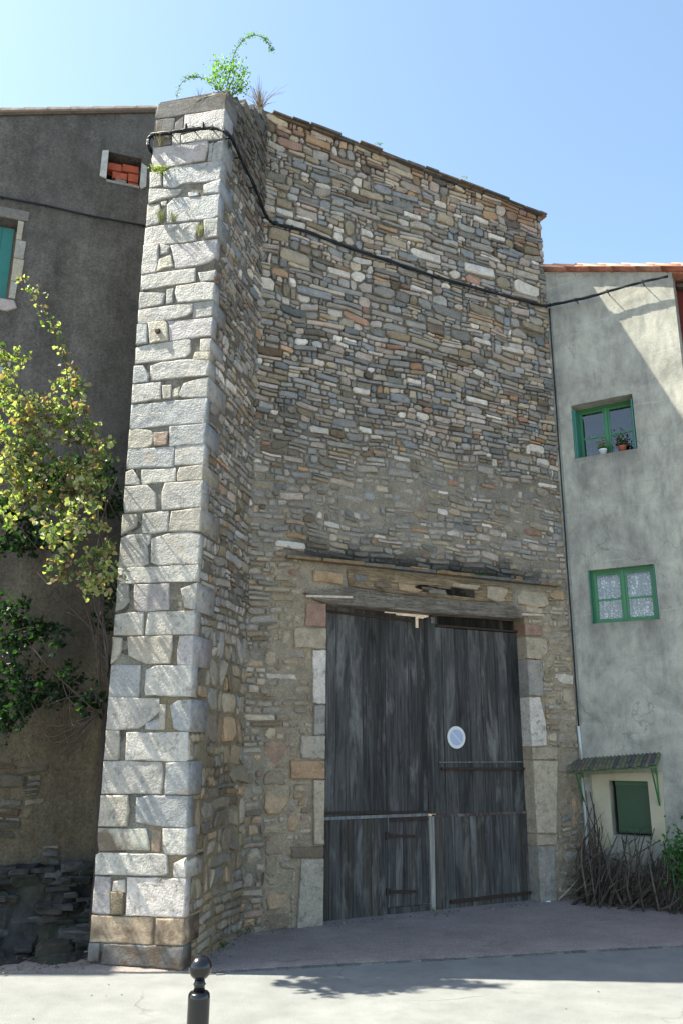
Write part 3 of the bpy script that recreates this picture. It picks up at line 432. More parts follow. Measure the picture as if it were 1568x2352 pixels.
def gridwall(name,F,us,zs,off,thick,mat,parent,skip=None,colf=None,topf=None,smooth=True,kind=None):
    nu,nz_=len(us),len(zs); idx={}; v=[]; c=[]; f=[]
    def P(i,j,back):
        k=(i,j,back)
        if k not in idx:
            u=us[i]; z=zs[j]
            if topf: z=z*1.0 if j<nz_-1 and z<topf(u) else topf(u)
            idx[k]=len(v); v.append(F(u,z,-thick if back else off(u,z))); c.append(colf(u,z) if colf else (.3,.3,.3))
        return idx[k]
    ok=lambda i,j: 0<=i<nu-1 and 0<=j<nz_-1 and not (skip and skip((us[i]+us[i+1])/2,(zs[j]+zs[j+1])/2)) and not (topf and zs[j]>=min(topf(us[i]),topf(us[i+1]))-1e-5)
    for i in range(nu-1):
        for j in range(nz_-1):
            if not ok(i,j): continue
            f.append((P(i,j,0),P(i+1,j,0),P(i+1,j+1,0),P(i,j+1,0)))
            f.append((P(i,j,1),P(i,j+1,1),P(i+1,j+1,1),P(i+1,j,1)))
            for di,dj,a,b in ((-1,0,(i,j),(i,j+1)),(1,0,(i+1,j+1),(i+1,j)),(0,-1,(i+1,j),(i,j)),(0,1,(i,j+1),(i+1,j+1))):
                if not ok(i+di,j+dj): f.append((P(*a,0),P(*b,0),P(*b,1),P(*a,1))) 
    o=mk(name,v,f,mat,parent,c,False)
    fl=[False]*len(o.data.polygons)
    o.data.polygons.foreach_set('use_smooth',[False]*len(fl))
    if kind: tag(o,kind=kind)
    return o

# ================================================================== STONE BARN (long wall with the gate)
barn=empty('stone_barn',M(0,0),'tall rubble stone barn wall with wide wooden gate and no roof behind','barn')
U1=4.13; ZT=8.86; DU0,DU1,DZ=.78,3.42,3.12
def sm(a,b,x): t=max(0,min(1,(x-a)/(b-a))); return t*t*(3-2*t)
def smear(u,z):      # how much mortar covers the stones
    s=sm(5.5,4.6,z)*.55
    s=max(s,.85*exp(-((u-1.6)/1.1)**2-((z-4.45)/.40)**2))
    if z<3.6: s=.62 if 0.3<u<.8 or u>3.4 else .45
    return max(0,min(1,s+.35*nz(u*1.3,z*1.6,4)))
def moff(u,z): return -.014+.034*smear(u,z)+.009*nz(u*9,z*9,1)+.009*nz(u*22,z*22,2)
def mcol(u,z):
    a=Vector((.25,.22,.18)); lo=Vector((.35,.30,.235))
    k=sm(5.4,4.2,z)*.7+.25*nz(u,z,8); c=a.lerp(lo,max(0,min(1,k)))
    if z<3.5 and (.15<u<.8 or u>3.35): c=c.lerp(Vector((.45,.36,.26)),.75)
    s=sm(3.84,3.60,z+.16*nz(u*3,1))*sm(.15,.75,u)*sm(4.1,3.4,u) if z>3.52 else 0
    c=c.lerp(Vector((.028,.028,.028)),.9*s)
    s=sm(8.5,8.8,z); c=c.lerp(Vector((.09,.07,.055)),.7*s)
    c=c.lerp(Vector((.15,.13,.11)),.6*max(0,nz(u*1.1,z*.9,12)))
    return tuple(c)
inh=lambda u,z: DU0<u<DU1 and z<DZ
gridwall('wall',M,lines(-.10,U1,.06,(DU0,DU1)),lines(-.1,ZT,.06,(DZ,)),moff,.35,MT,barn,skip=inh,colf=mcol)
blocks=[(DU0-.02,DU1+.05,-1,3.10)]; hst=[]
for (u,z,w,h,c) in HERO:
    r=(u-w/2,u+w/2,z-h/2,z+h/2)
    if any(not(r[1]<=b[0] or r[0]>=b[1] or r[3]<=b[2] or r[2]>=b[3]) and min(r[1],b[1])-max(r[0],b[0])>.3*w and min(r[3],b[3])-max(r[2],b[2])>.3*h for b in blocks[1:]): continue
    if r[0]<.0: r=(.01,r[1],r[2],r[3])
    if r[1]>U1+.0: r=(r[0],U1,r[2],r[3])
    blocks.append(r); hst.append((r,c))
jb=[]
for poly,c in JAMB:
    us=[p[0] for p in poly]; zs=[p[1] for p in poly]; jb.append((min(us)-.01,max(us)+.01,min(zs)-.01,max(zs)+.01))
jb.append((.50,3.45,3.03,3.50)); jb.append((.3,3.98,3.50,3.57))
warp=lambda u,z: .045*nz(u*1.3,z*1.1,5)+.022*nz(u*4,z*3,6)
def course(z): 
    if z<1.9: return random.choice([.05,.07,.10,.14])
    if z<3.6: return random.uniform(.045,.10)
    if z<6.2: return random.uniform(.048,.098)
    return random.uniform(.065,.145)
def width(z):
    if z<3.6: return random.uniform(.09,.18)
    if z<6.2: return random.uniform(.10,.17)
    return random.uniform(.13,.23)
def bcol(u,z):
    if z<3.5:
        pal=[('T',28),('O2',14 if z<2 else 8),('G',14),('P',14),('Y',18),('N',8),('R',4),('m',4)] if (u<.85 or z<2.5) else [('G',14),('T',24),('Y',16),('P',12),('N',6),('O2',6)]
    elif z>8.55: pal=[('T',20),('O',9),('R',7),('N',12),('P',10),('G',8)]
    elif z>7.6: pal=PALT+[('T',14),('P',10)]
    else: pal=PALT
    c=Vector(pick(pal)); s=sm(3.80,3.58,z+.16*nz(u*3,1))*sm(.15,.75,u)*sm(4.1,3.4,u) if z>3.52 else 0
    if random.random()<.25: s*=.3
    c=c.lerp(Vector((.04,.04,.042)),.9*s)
    c=c.lerp(Vector(mcol(u,z)),min(.75,.65*smear(u,z)*random.uniform(.3,1.4)))
    d=max(0,nz(u*1.1,z*.9,12)); c=c*(1-.35*d)
    return tuple(c)
def proudf(u,z): return .010+random.uniform(0,.021)+(.003 if z>5.0 else 0)
def gapf(z): return random.uniform(.002,.009) if z>5 else random.uniform(.004,.012)
keep=lambda u,z: random.random()<(1-.42*max(0,smear(u,z)-.35)*1.3)
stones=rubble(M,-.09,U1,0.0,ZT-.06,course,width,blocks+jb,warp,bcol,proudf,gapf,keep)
hs=[]
for r,c in hst:
    if any(r[0]<b[1] and r[1]>b[0] and r[2]<b[3] and r[3]>b[2] for b in jb): continue
    k=CK[c]; f=random.uniform(.92,1.08); lowz=r[3]<3.4
    pts=outline(r[0]+.006,r[1]-.006,r[2]+.005,r[3]-.005,.8)
    if lowz: pts=[q_ for i,p_ in enumerate(pts) for q_ in (p_,((p_[0]+pts[(i+1)%len(pts)][0])/2+random.uniform(-.009,.009),(p_[1]+pts[(i+1)%len(pts)][1])/2+random.uniform(-.009,.009)))]; k=tuple(Vector(k).lerp(Vector(mcol((r[0]+r[1])/2,(r[2]+r[3])/2)),.3))
    v,ff=stone_mesh(M,pts,.018 if lowz else .028,col=None)
    hs.append((9,v,ff,(k[0]*f,k[1]*f,k[2]*f)))
place(stones+hs,barn,300,ST)
# jamb stones; the ones facing the opening are returned into it
for poly,c in JAMB:
    n=len(poly); left=sum(p[0] for p in poly)/n<2; q2=[]
    for i in range(n):
        a_,b_=poly[i],poly[(i+1)%n]; q2.append(a_)
        for k in range(1,4):
            t=k/4; q2.append((a_[0]+(b_[0]-a_[0])*t+random.uniform(-.007,.007),a_[1]+(b_[1]-a_[1])*t+random.uniform(-.006,.006)))
    poly=q2; n=len(poly)
    mb=MB(); pp=[((.780+random.uniform(-.004,.004) if p[0]>.74 else p[0]) if left else (3.415 if p[0]<3.44 else p[0]),max(p[1],-.02)) for p in poly]
    k=CK[c]; mb.prism(M,pp,-.30,.036+random.uniform(-.004,.006),k,.008); o=mb.go('jamb_stone',JMB,barn)
# lintels, ledge, thin wedges
mb=MB(); bp_=[(.522,3.164),(1.046,3.262),(2.158,3.228),(3.25,3.25),(3.40,3.171),(3.38,3.10),(2.149,3.07),(.80,3.068),(.66,3.09)]
mb.prism(M,bp_,-.13,.05,(.25,.215,.175),.014); mb.go('lintel_beam',BEAMW,barn)
mb=MB(); mb.prism(M,[(1.03,3.46),(1.466,3.482),(2.404,3.485),(3.245,3.484),(3.27,3.30),(2.9,3.262),(2.165,3.25),(1.593,3.25),(1.052,3.286)],-.1,.026,(.33,.24,.15),.012)
tag(mb.go('relieving_beam',BEAMW,barn),'brown weathered upper beam with ochre patches')
for (a,b,c,d,k) in ((1.65,2.0,3.28,3.37,'O2'),(2.38,2.78,3.39,3.445,'T'),(2.85,3.2,3.28,3.45,'T'),(1.35,1.6,3.3,3.36,'N'),(2.05,2.34,3.285,3.36,'K'),(1.1,1.28,3.33,3.42,'K'),(.62,.98,3.28,3.42,'O2'),(3.32,3.8,3.26,3.45,'T'),(3.83,4.06,3.36,3.5,'O2'),(3.45,3.7,3.18,3.25,'C')):
    v,ff=stone_mesh(M,outline(a,b,c,d,1.0),.034,col=None); mk('packing_stone',v,ff,ST,barn,CK[k])
for (a,b_,c,d) in ((1.86,2.70,3.285,3.385),(1.12,1.26,3.35,3.41)):   # flat dark patches on the beam: a hollow's painted shade, and a knot
    MB().prism(M,outline(a,b_,c,d,1.2),-.02,.0275,(.022,.018,.015),.0).go('hollow_shade_knot',BEAMW,barn)
for k in range(7):
    a=random.uniform(1.9,2.5); z=random.uniform(3.29,3.37); MB().prism(M,outline(a,a+random.uniform(.10,.28),z,z+random.uniform(.008,.022),1.2),-.02,.034+random.uniform(0,.01),random.choice([(.16,.11,.07),(.28,.21,.14),(.10,.08,.06)]),.003).go('splinter',BEAMW,barn)
for poly in THIN: MB().prism(M,poly,-.02,.065,(.52,.42,.34),.003).go('thin_tile',TIL,barn)
u=.31
while u<3.97:
    w=random.uniform(.3,.6); z=3.50+(u-.31)*.009
    MB().prism(M,[(u,z),(min(u+w-.008,3.99),z+.005),(min(u+w-.008,3.99),z+.034+random.uniform(0,.012)),(u,z+.030)],-.05,.085+random.uniform(-.012,.015),random.choice([(.16,.13,.09),(.12,.11,.10),(.2,.14,.08)]),.006).go('ledge_slab',SLT,barn); u+=w
for k in range(9):   # moss and lichen cushions on the ledge
    u=random.choice([1.25,1.9,2.25,2.45,2.6,2.75,2.8,3.3,2.0])+random.uniform(-.06,.06); g=(.06,.13,.02) if u>2.4 and u<3 else (.35,.19,.05)
    MB().prism(M,outline(u-.06,u+.06,3.542,3.562),.0,.09,g,.01).go('moss_cushion',AT,barn)
# verge slates along the top of the wall: two ragged layers of thin slabs
for lay in range(2):
    u=-.12+lay*.13
    while u<4.12:
        w=random.uniform(.2,.42); ue=min(u+w,4.20)
        z=ZT-.01+lay*.024+.008*nz(u*3,lay); o1=.05+lay*.03+random.uniform(-.02,.03)
        pr=MB().prism(M,[(u,z),(ue-.006,z+random.uniform(-.006,.006)),(ue-.006,z+.022+random.uniform(-.004,.006)),(u,z+.022)],-.42,o1,random.choice([(.10,.085,.07),(.13,.11,.09),(.08,.075,.07),(.15,.11,.08)]),.005)
        pr.go('roof_slate',SLT,barn); u=ue
        if ue>=4.19: break
# return wall of the barn on the right, going back
MB().box(M,U1-.3,U1-.002,-.1,ZT-.02,-5.5,-.36,(.22,.19,.16)).go('side_wall',MT,barn)

# ---------------------------------------------------------------- gate: two leaves
REC=-.14
def leaf(label):
    o=empty('door',M(.8,0,REC)); o.parent=barn; o.location=M(.8,0,REC)-wloc(barn); tag(o,label); return o
dl=leaf('left gate leaf with a small wicket door and rusty straps'); dr=leaf('right gate leaf carrying the round parking sign')
WC=dict(a=(.07,.067,.066),b=(.09,.087,.085),c=(.058,.054,.052),g=(.12,.118,.115),l=(.085,.075,.066))
def planks(par,u0,u1,z0,z1,w,off,cols,gap=.004,jit=.006,special={}):
    u=u0; i=0
    n=int(round((u1-u0)/w)); ws=[random.uniform(.75,1.25) for _ in range(n)]; t=sum(ws)
    for i in range(n):
        ww=ws[i]/t*(u1-u0); za=z0+random.uniform(-jit,jit); zb=z1+random.uniform(-jit,0)
        if callable(special): zb=special(u,u+ww,zb)
        MB().prism(M,[(u+gap/2,za),(u+ww-gap/2,za),(u+ww-gap/2,zb),(u+gap/2,zb)],REC+off-.03,REC+off+random.uniform(0,.005),random.choice(cols),.003).go('plank',WD,par); u+=ww
planks(dl,.74,1.985,.955,3.035,.135,0,[WC['a'],WC['b'],WC['c'],WC['a']],.002,.004,lambda a,b_,z: 3.085 if a<1.5 else (3.058 if a<1.64 else 3.043))
MB().prism(M,[(1.987,.95),(2.04,.95),(2.04,2.92),(1.987,2.92)],REC-.03,REC+.002,WC['a'],.003).go('plank',WD,dl)
MB().prism(M,[(2.042,.95),(2.092,.95),(2.092,3.03),(2.042,3.03)],REC-.03,REC+.002,WC['c'],.003).go('plank',WD,dl)
planks(dl,.74,1.585,.012,.95,.10,.008,[WC['a'],WC['b'],WC['l']],.003)
planks(dl,1.60,2.085,.085,.95,.085,.004,[WC['a'],WC['c'],WC['l']],.003)
MB().box(M,.76,2.085,.935,.965,REC-.03,REC+.022,(.20,.21,.22)).go('rail',WD,dl)
MB().box(M,1.588,1.598,.085,.93,REC-.02,REC+.016,(.13,.135,.14)).go('wicket_edge',WD,dl)
MB().box(M,1.60,2.08,.893,.925,REC-.02,REC+.02,(.06,.035,.03)).go('iron_strap',IRON,dl)
MB().prism(M,[(1.60,.015),(2.085,.0),(2.085,.075),(1.60,.08)],REC-.03,REC+.012,(.09,.085,.08),.004).go('threshold_board',WD,dl)
def strap(par,pts,h,off,name='iron_strap'):
    (a,za),(b,zb)=pts; MB().prism(M,[(a,za-h),(b,zb-h*.8),(b,zb+h*.8),(a,za+h)],REC,REC+off,(.05,.03,.025),.002).go(name,IRON,par)
strap(dl,[(.76,1.004),(2.09,.975)],.012,.03)
strap(dl,[(.80,3.02),(1.97,2.99)],.014,.02)
strap(dl,[(1.572,.762),(1.92,.742)],.015,.022); strap(dl,[(1.573,.232),(1.926,.212)],.015,.022)
strap(dl,[(1.560,.762),(1.61,.762)],.035,.026,'hinge'); strap(dl,[(1.560,.232),(1.61,.232)],.035,.026,'hinge')
MB().box(M,2.118,2.212,.955,3.045,REC-.04,REC+.035,(.075,.072,.07)).go('meeting_post',WD,dl)
MB().box(M,2.16,2.21,2.98,3.05,REC+.036,REC+.045,(.2,.2,.2)).go('post_cap',WD,dl)
MB().prism(M,[(2.090,.0),(2.142,.0),(2.150,.93),(2.090,.93)],REC-.04,REC+.03,(.30,.28,.25),.004).go('bottom_post',WD,dl)
planks(dr,2.216,2.318,.93,2.95,.10,.0,[WC['b']],.002)
planks(dr,2.334,2.86,.93,2.95,.17,.0,[WC['a'],WC['b'],WC['g']],.003)
planks(dr,2.863,3.48,.93,2.95,.20,.0,[WC['a'],WC['b'],WC['c']],.003)
MB().box(M,2.315,2.337,.93,1.70,REC-.032,REC-.004,WC['c']).go('cover_strip',WD,dr); MB().box(M,2.315,2.337,1.99,2.95,REC-.032,REC-.004,WC['c']).go('cover_strip',WD,dr)
planks(dr,2.155,3.48,.012,.935,.115,.008,[WC['a'],WC['b'],WC['l']],.003)
MB().box(M,2.16,3.47,.917,.945,REC-.03,REC+.02,(.09,.07,.065)).go('rail',WD,dr)
MB().box(M,2.24,3.44,1.47,1.485,REC-.0,REC+.012,(.16,.165,.17)).go('rail',WD,dr)
strap(dr,[(2.27,1.41),(3.44,1.402)],.014,.03); strap(dr,[(2.255,2.962),(3.46,2.968)],.012,.025); strap(dr,[(2.33,.082),(3.45,.098)],.018,.028)
MB().box(M,2.22,3.47,2.945,3.10,REC-.09,REC-.05,(.03,.028,.026)).go('gap_block_board',WD,dr)  # dark board added behind the gap to block the sky's light
# round sign on the right leaf
sg=empty('no_parking_sign',M(2.48,1.74,REC+.01),'faded round white and blue no parking sign on the gate planks','sign')
def disc(r0,r1,o0,o1,col,name,mat,ang=None):
    mb=MB(); n=40; v=[];f=[]
    for k in range(n):
        a=2*pi*k/n
        for r,o in ((r0,o0),(r0,o1),(r1,o1),(r1,o0)): v.append(M(2.48+cos(a)*r,1.74+sin(a)*r,REC+o))
    for k in range(n):
        b=4*k;c=4*((k+1)%n); f+=[(b,c,c+1,b+1),(b+1,c+1,c+2,b+2),(b+2,c+2,c+3,b+3)]
    mb.add(v,f,col); return mb.go(name,mat,sg)
SGN=m_attr('faded_enamel',.5,.03,7,.08,.4)
disc(.0008,.120,.010,.016,(.62,.64,.68),'plate',SGN); disc(.088,.119,.016,.019,(.66,.66,.64),'rim',SGN); disc(.0008,.086,.016,.0175,(.36,.42,.60),'blue_field',SGN)
q=.70710678
a_=radians(-45); bar=[(2.48+cos(a_)*s*.086-sin(a_)*t*.010,1.74+sin(a_)*s*.086+cos(a_)*t*.010) for s,t in ((-1,-1),(1,-1),(1,1),(-1,1))]
MB().prism(M,bar,REC+.0178,REC+.0192,(.58,.56,.58)).go('diagonal_bar',SGN,sg)

# ================================================================== BUTTRESS
but=empty('stone_buttress',B(-.4,0),'tall square buttress of pale hewn blocks projecting beside the gate wall','buttress')
BW=.785; SL=1.42
def btop(u): return 8.0+.87*max(0,min(1,(u-.08)/1.3))
g1=gridwall('front_core',B,lines(-BW,-.085,.05),lines(-.1,7.95,.05),lambda u,z:-.002+.010*nz(u*9,z*9,3)+.006*nz(u*25,z*25,3),.3,MT,but,colf=lambda u,z:tuple(Vector((.27,.25,.215))*(1-.5*max(0,nz(u*2,z*2,9)))))
def scol(u,z):
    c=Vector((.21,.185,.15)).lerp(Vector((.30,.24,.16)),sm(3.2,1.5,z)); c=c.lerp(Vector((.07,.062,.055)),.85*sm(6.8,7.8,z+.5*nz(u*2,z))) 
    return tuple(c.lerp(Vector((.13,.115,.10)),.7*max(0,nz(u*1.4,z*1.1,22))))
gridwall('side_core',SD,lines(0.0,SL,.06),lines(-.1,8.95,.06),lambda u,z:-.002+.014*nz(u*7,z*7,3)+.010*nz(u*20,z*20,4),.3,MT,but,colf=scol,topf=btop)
# body behind the faces and its weathered sloping top
tl=B(-BW+.01,0); bl=tl+SD.d*1.15
body=[tl,B(-.10,0,-.02),SD(1.5,0,-.06),Vector((bl.x,bl.y,0))]
zt=[7.97,7.97,8.86,8.7]
v=[Vector((p.x,p.y,-.1)) for p in body]+[Vector((p.x,p.y,z)) for p,z in zip(body,zt)]
mk('core',v,[(3,2,1,0),(0,1,5,4),(1,2,6,5),(2,3,7,6),(3,0,4,7),(4,5,6,7)],MT,but,(.14,.125,.11))
QC=dict(m=(.385,.355,.325),b=(.315,.31,.31),v=(.38,.34,.335),w=(.46,.425,.385),t=(.375,.33,.275),g=(.29,.275,.255),o=(.40,.35,.27),d=(.17,.155,.145),r=(.26,.18,.13),y=(.46,.43,.36),n=(.16,.12,.07),n2=(.42,.32,.23),k=(.19,.19,.19),p=(.58,.51,.47))  # d: weathered top blocks, with plant shade painted in
sblocks=[]
def m_stained():
    t=NT('stained_limestone'); a=t.noise(3.2,6,.65,t.map((1,1,1.5)),.5); g=t.noise(60,5,.7); f=t.noise(16,6,.7)
    c=t.mix(t.ramp(a,[(.42,0.0),(.62,.85)]),t.col(),(.10,.065,.042)); c=t.mix(1.0,c,t.ramp(f,[(.25,.7),(.75,1.25)]),'MULTIPLY')
    t.bump([(f,.6),(g,.5)],.012); return t.fin(c,.85,.25)
QSB=m_stained()
def hewn(poly,w,k,mat):
    """a hewn block: finely faceted, slightly uneven face; a corner block also shows its side"""
    n=len(poly); dn=[]
    for i in range(n):
        a=poly[i]; b=poly[(i+1)%n]; m=max(1,int(sqrt((a[0]-b[0])**2+(a[1]-b[1])**2)/.07))
        for q in range(m):
            t=q/m; x=a[0]+(b[0]-a[0])*t; z=a[1]+(b[1]-a[1])*t
            if 0<q: x+=random.uniform(-.0035,.0035); z+=random.uniform(-.004,.004)
            dn.append((x,z))
    if w: dn=[(bat(z)+.016 if x>bat(z)-.045 else x,z) for x,z in dn]
    poly=dn; n=len(poly); cx=sum(p[0] for p in poly)/n; cz=sum(p[1] for p in poly)/n
    pr=.018+random.uniform(-.005,.007); back=-(w if w else .09)
    def rel(u,z): return .0035*nz(u*8+cx*31,z*8,cz*13)+.002*nz(u*24,z*24,cz)
    rings=[(0,back),(0,pr-.007),(.005,pr-.001),(.014,pr),(.028,pr),(.45,pr),(.75,pr)]
    v=[]
    for sh,o in rings:
        for (x,z) in poly:
            d=sqrt((x-cx)**2+(z-cz)**2)+1e-6; kk=min(.4,sh/d) if sh<.1 else sh
            X=x+(cx-x)*kk; Z=z+(cz-z)*kk
            oo=o+(rel(X,Z) if o>pr-.02 and sh>.008 else 0)
            v.append(B(X,Z,oo) if o!=back else B(x+(.0 if not w else (.0)),z,o))
    v.append(B(cx,cz,pr+rel(cx,cz)))
    if w:  # the block's end follows the side face, not the normal of the front
        for i,(x,z) in enumerate(poly):
            v[i]=B(x,z,0)+SD.d*w
    f=[]
    a=sum(poly[i][0]*poly[(i+1)%n][1]-poly[(i+1)%n][0]*poly[i][1] for i in range(n))
    for r_ in range(len(rings)-1):
        for i in range(n):
            q=(r_*n+i,r_*n+(i+1)%n,(r_+1)*n+(i+1)%n,(r_+1)*n+i); f.append(q if a>0 else q[::-1])
    L_=(len(rings)-1)*n
    for i in range(n): q=(L_+i,L_+(i+1)%n,len(rings)*n); f.append(q if a>0 else q[::-1])
    f.append(tuple(range(n)) if a<0 else tuple(range(n-1,-1,-1)))
    j=random.uniform(.93,1.07)
    o=mk('block',v,f,mat,but,(k[0]*j,k[1]*j,k[2]*j),True)
    return o
for poly,w,c in QUOIN:
    zm=sum(q[1] for q in poly)/len(poly); xm=sum(q[0] for q in poly)/len(poly)
    poly=[(x+.005*(1 if x>xm else -1),z+.006*(1 if z>zm else -1)) for x,z in poly]
    pp=poly
    hewn([(max(p[0],-BW-.012) if p[0]<-BW+.05 else p[0],p[1]) for p in pp],w,QC[c],QSB if c in ('n2','k','d','y') else QS)
    if w:
        zs=[p[1] for p in poly if p[0]>-.16]
        if zs: sblocks.append((-.1,w+.006,min(zs)-.006,max(zs)+.006))
def scourse(z):
    if z<2.4: return random.choice([.10,.16,.2,.26]) if z>.45 else .07
    return random.uniform(.05,.11)
def swidth(z): return random.uniform(.12,.22) if z<2.4 else random.uniform(.08,.16)
def scolf(u,z):
    if z<2.4: pal=[('Y',26),('T',18),('O2',8),('G',14),('N',8),('K',5)]
    else: pal=[('G',26),('P',18),('T',12),('W',12),('B',10),('Y',9),('O',4),('N',5),('R',2)]
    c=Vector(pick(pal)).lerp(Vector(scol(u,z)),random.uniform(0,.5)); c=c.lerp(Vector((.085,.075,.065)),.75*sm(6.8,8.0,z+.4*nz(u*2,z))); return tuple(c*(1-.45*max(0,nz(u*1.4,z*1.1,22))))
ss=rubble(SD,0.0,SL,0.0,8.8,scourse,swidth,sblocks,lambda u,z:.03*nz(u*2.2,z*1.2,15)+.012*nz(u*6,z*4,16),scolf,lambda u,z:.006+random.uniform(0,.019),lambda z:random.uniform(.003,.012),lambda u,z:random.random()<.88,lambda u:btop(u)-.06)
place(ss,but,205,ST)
# ragged cap stones stepping up the slope
for (a,b,z,h) in ((.04,.30,7.98,.07),(.28,.55,8.10,.08),(.52,.8,8.28,.08),(.78,1.1,8.44,.10),(1.06,1.4,8.66,.09)):
    v=[]; 
    for zz in (z-.05,z+h):
        for (s_,w_) in ((a,.012),(b,.012),(b,-.74),(a,-.74)):
            p=SD(s_,zz+random.uniform(-.02,.02),w_); v.append(p)
    mk('cap_stone',v,[(3,2,1,0),(4,5,6,7),(0,1,5,4),(1,2,6,5),(2,3,7,6),(3,0,4,7)],ST,but,(.12,.105,.09))
# raised dark patch painting the shade of a broken hole in the stone
MB().prism(B,outline(-.60,-.545,5.355,5.405),.0,.045,(.02,.02,.02),.004).go('hole_shade_patch',IRON,but)

# ================================================================== DARK ROUGHCAST HOUSE (left)
lh=empty('roughcast_house',L(-1,0),'dark grey roughcast house with teal shutter left of the buttress','house')
LU0=-2.3; LU1=.62
ltop=lambda u: 8.80+(u+.1)*.315
VO=(-.66,-.30,7.69,8.06); SW=(-2.25,-1.50,6.04,6.97)
def lskip(u,z): return (VO[0]<u<VO[1] and VO[2]<z<VO[3]) or (SW[0]<u<SW[1] and SW[2]<z<SW[3])
gridwall('wall',L,lines(LU0,LU1,.1,(VO[0],VO[1],SW[0],SW[1])),lines(-.1,9.1,.1,(VO[2],VO[3],SW[2],SW[3])),lambda u,z:.006*nz(u*4,z*4,7),.22,DR,lh,skip=lskip,topf=ltop)
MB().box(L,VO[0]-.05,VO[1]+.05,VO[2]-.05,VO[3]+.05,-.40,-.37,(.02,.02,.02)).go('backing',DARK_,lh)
# hollow red bricks stacked inside the small opening
for (a,b,c,d) in ((-.655,-.50,7.90,8.0),(-.495,-.31,7.92,8.02),(-.60,-.43,7.80,7.895),(-.425,-.305,7.80,7.915),(-.42,-.305,7.695,7.795)):
    MB().prism(L,[(a,c),(b-.006,c+.004),(b-.006,d-.006),(a,d-.008)],-.20,-.09,(.46,.11,.06),.006).go('brick',TIL,lh)
MB().prism(L,[(-.58,7.70),(-.43,7.70),(-.44,7.795),(-.56,7.80)],-.18,-.08,(.42,.40,.37),.01).go('mortar_lump',MT,lh)
for poly in ([(-.73,8.05),(-.662,8.075),(-.662,7.70),(-.735,7.72)],[(-.298,8.00),(-.235,7.97),(-.225,7.70),(-.28,7.655),(-.298,7.70)]):
    MB().prism(L,poly,-.1,.014,(.46,.44,.41),.006).go('opening_jamb',m_attr('lime',.9,.6,14,.35),lh)
MB().prism(L,[(-.66,7.66),(-.30,7.66),(-.30,7.69),(-.66,7.69)],-.1,.012,(.36,.33,.30),.004).go('opening_sill',MT,lh)
MB().box(L,SW[0]+.0,SW[1]-.035,SW[2]+.01,SW[3]-.05,-.14,-.10,(.02,.13,.11)).go('shutter',GRN,lh)
for k in range(6): MB().box(L,SW[0]+.12*k,SW[0]+.12*k+.112,SW[2]+.015,SW[3]-.055,-.099,-.092,(.022,.145,.12)).go('shutter_board',GRN,lh)
sz=[6.97,6.74,6.52,6.25,6.05]
for i in range(4):
    w=random.uniform(.05,.10); MB().prism(L,[(-1.502,sz[i+1]+.006),(-1.502+w,sz[i+1]),(-1.502+w*1.1,sz[i]-.006),(-1.502,sz[i])],-.12,.012,random.choice([(.42,.36,.28),(.36,.33,.29)]),.006).go('surround_stone',ST,lh)
MB().prism(L,[(-2.2,6.975),(-1.40,6.975),(-1.40,7.09),(-2.2,7.10)],-.1,.012,(.19,.17,.15),.006).go('window_lintel',ST,lh)
MB().prism(L,[(-2.2,5.90),(-1.50,5.90),(-1.41,5.95),(-1.44,6.03),(-2.2,6.03)],-.1,.02,(.46,.38,.36),.01).go('window_sill',ST,lh)
MB().prism(L,[(-1.9,4.9),(-1.49,4.88),(-1.47,5.28),(-1.9,5.3)],-.1,.012,(.46,.46,.47),.006).go('wall_patch',ST,lh)
# verge tiles: each steps a little over the next
u=LU0
while u<.5:
    z=ltop(u); ue=u+.235
    MB().prism(L,[(u,z+.0),(ue+.03,ltop(ue+.03)+.0),(ue+.03,ltop(ue+.03)+.022),(u,z+.034)],-.30,.03,(.66,.50,.40),.006).go('roof_tile',TIL,lh); u=ue
MB().prism(L,[(LU0,ltop(LU0)-.02),(LU1,ltop(LU1)-.02),(LU1,ltop(LU1)-.001),(LU0,ltop(LU0)-.001)],-4.5,.02,(.2,.15,.12)).go('roof',TIL,lh)
MB().prism(L,[(LU0,ltop(LU0)-.06),(LU1,ltop(LU1)-.06),(LU1,ltop(LU1)-.021),(LU0,ltop(LU0)-.021)],-.1,.022,(.15,.11,.085),.004).go('verge_mortar',MT,lh)
MB().box(L,LU0,LU0+.2,-.1,ltop(LU0)-.03,-4.4,-.22,(.1,.1,.1)).go('side_wall',DR,lh)
# exposed rubble low on that wall, shade painted in by darkened colours
lr=rubble(L,-1.6,.1,.55,1.9,lambda z:random.uniform(.06,.13),lambda z:random.uniform(.12,.28),[],warp,lambda u,z:tuple(Vector(pick([('T',8),('Y',14),('N',14),('G',8),('R',4),('K',12)]))*.55),lambda u,z:.012+random.uniform(0,.022),lambda z:random.uniform(.006,.018),lambda u,z:nz(u*1.6,z*2.2,31)+.5*(1.15-z)>.22)
place(lr,lh,60,ST)

# ================================================================== unseen house further left, added and sized to cast the street shade
nh=empty('unseen_shade_house',(-10,8,0),'unseen rendered house added beyond the left edge to shade the street','house')
NY=7.16; NZ=7.93
def wbox(mb,x0,x1,y0,y1,z0,z1,col=(.3,.27,.22)):
    p=[(x,y,z) for z in (z0,z1) for y in (y0,y1) for x in (x0,x1)]
    mb.add(p,[(0,2,3,1),(4,5,7,6),(0,1,5,4),(2,6,7,3),(0,4,6,2),(1,3,7,5)],col); return mb
wbox(MB(),-16,-7.32,NY+.02,13,-.1,NZ).go('wall',DR,nh); wbox(MB(),-16.1,-7.30,NY-.0,13.1,NZ,NZ+.12,(.45,.25,.17)).go('roof',TIL,nh)

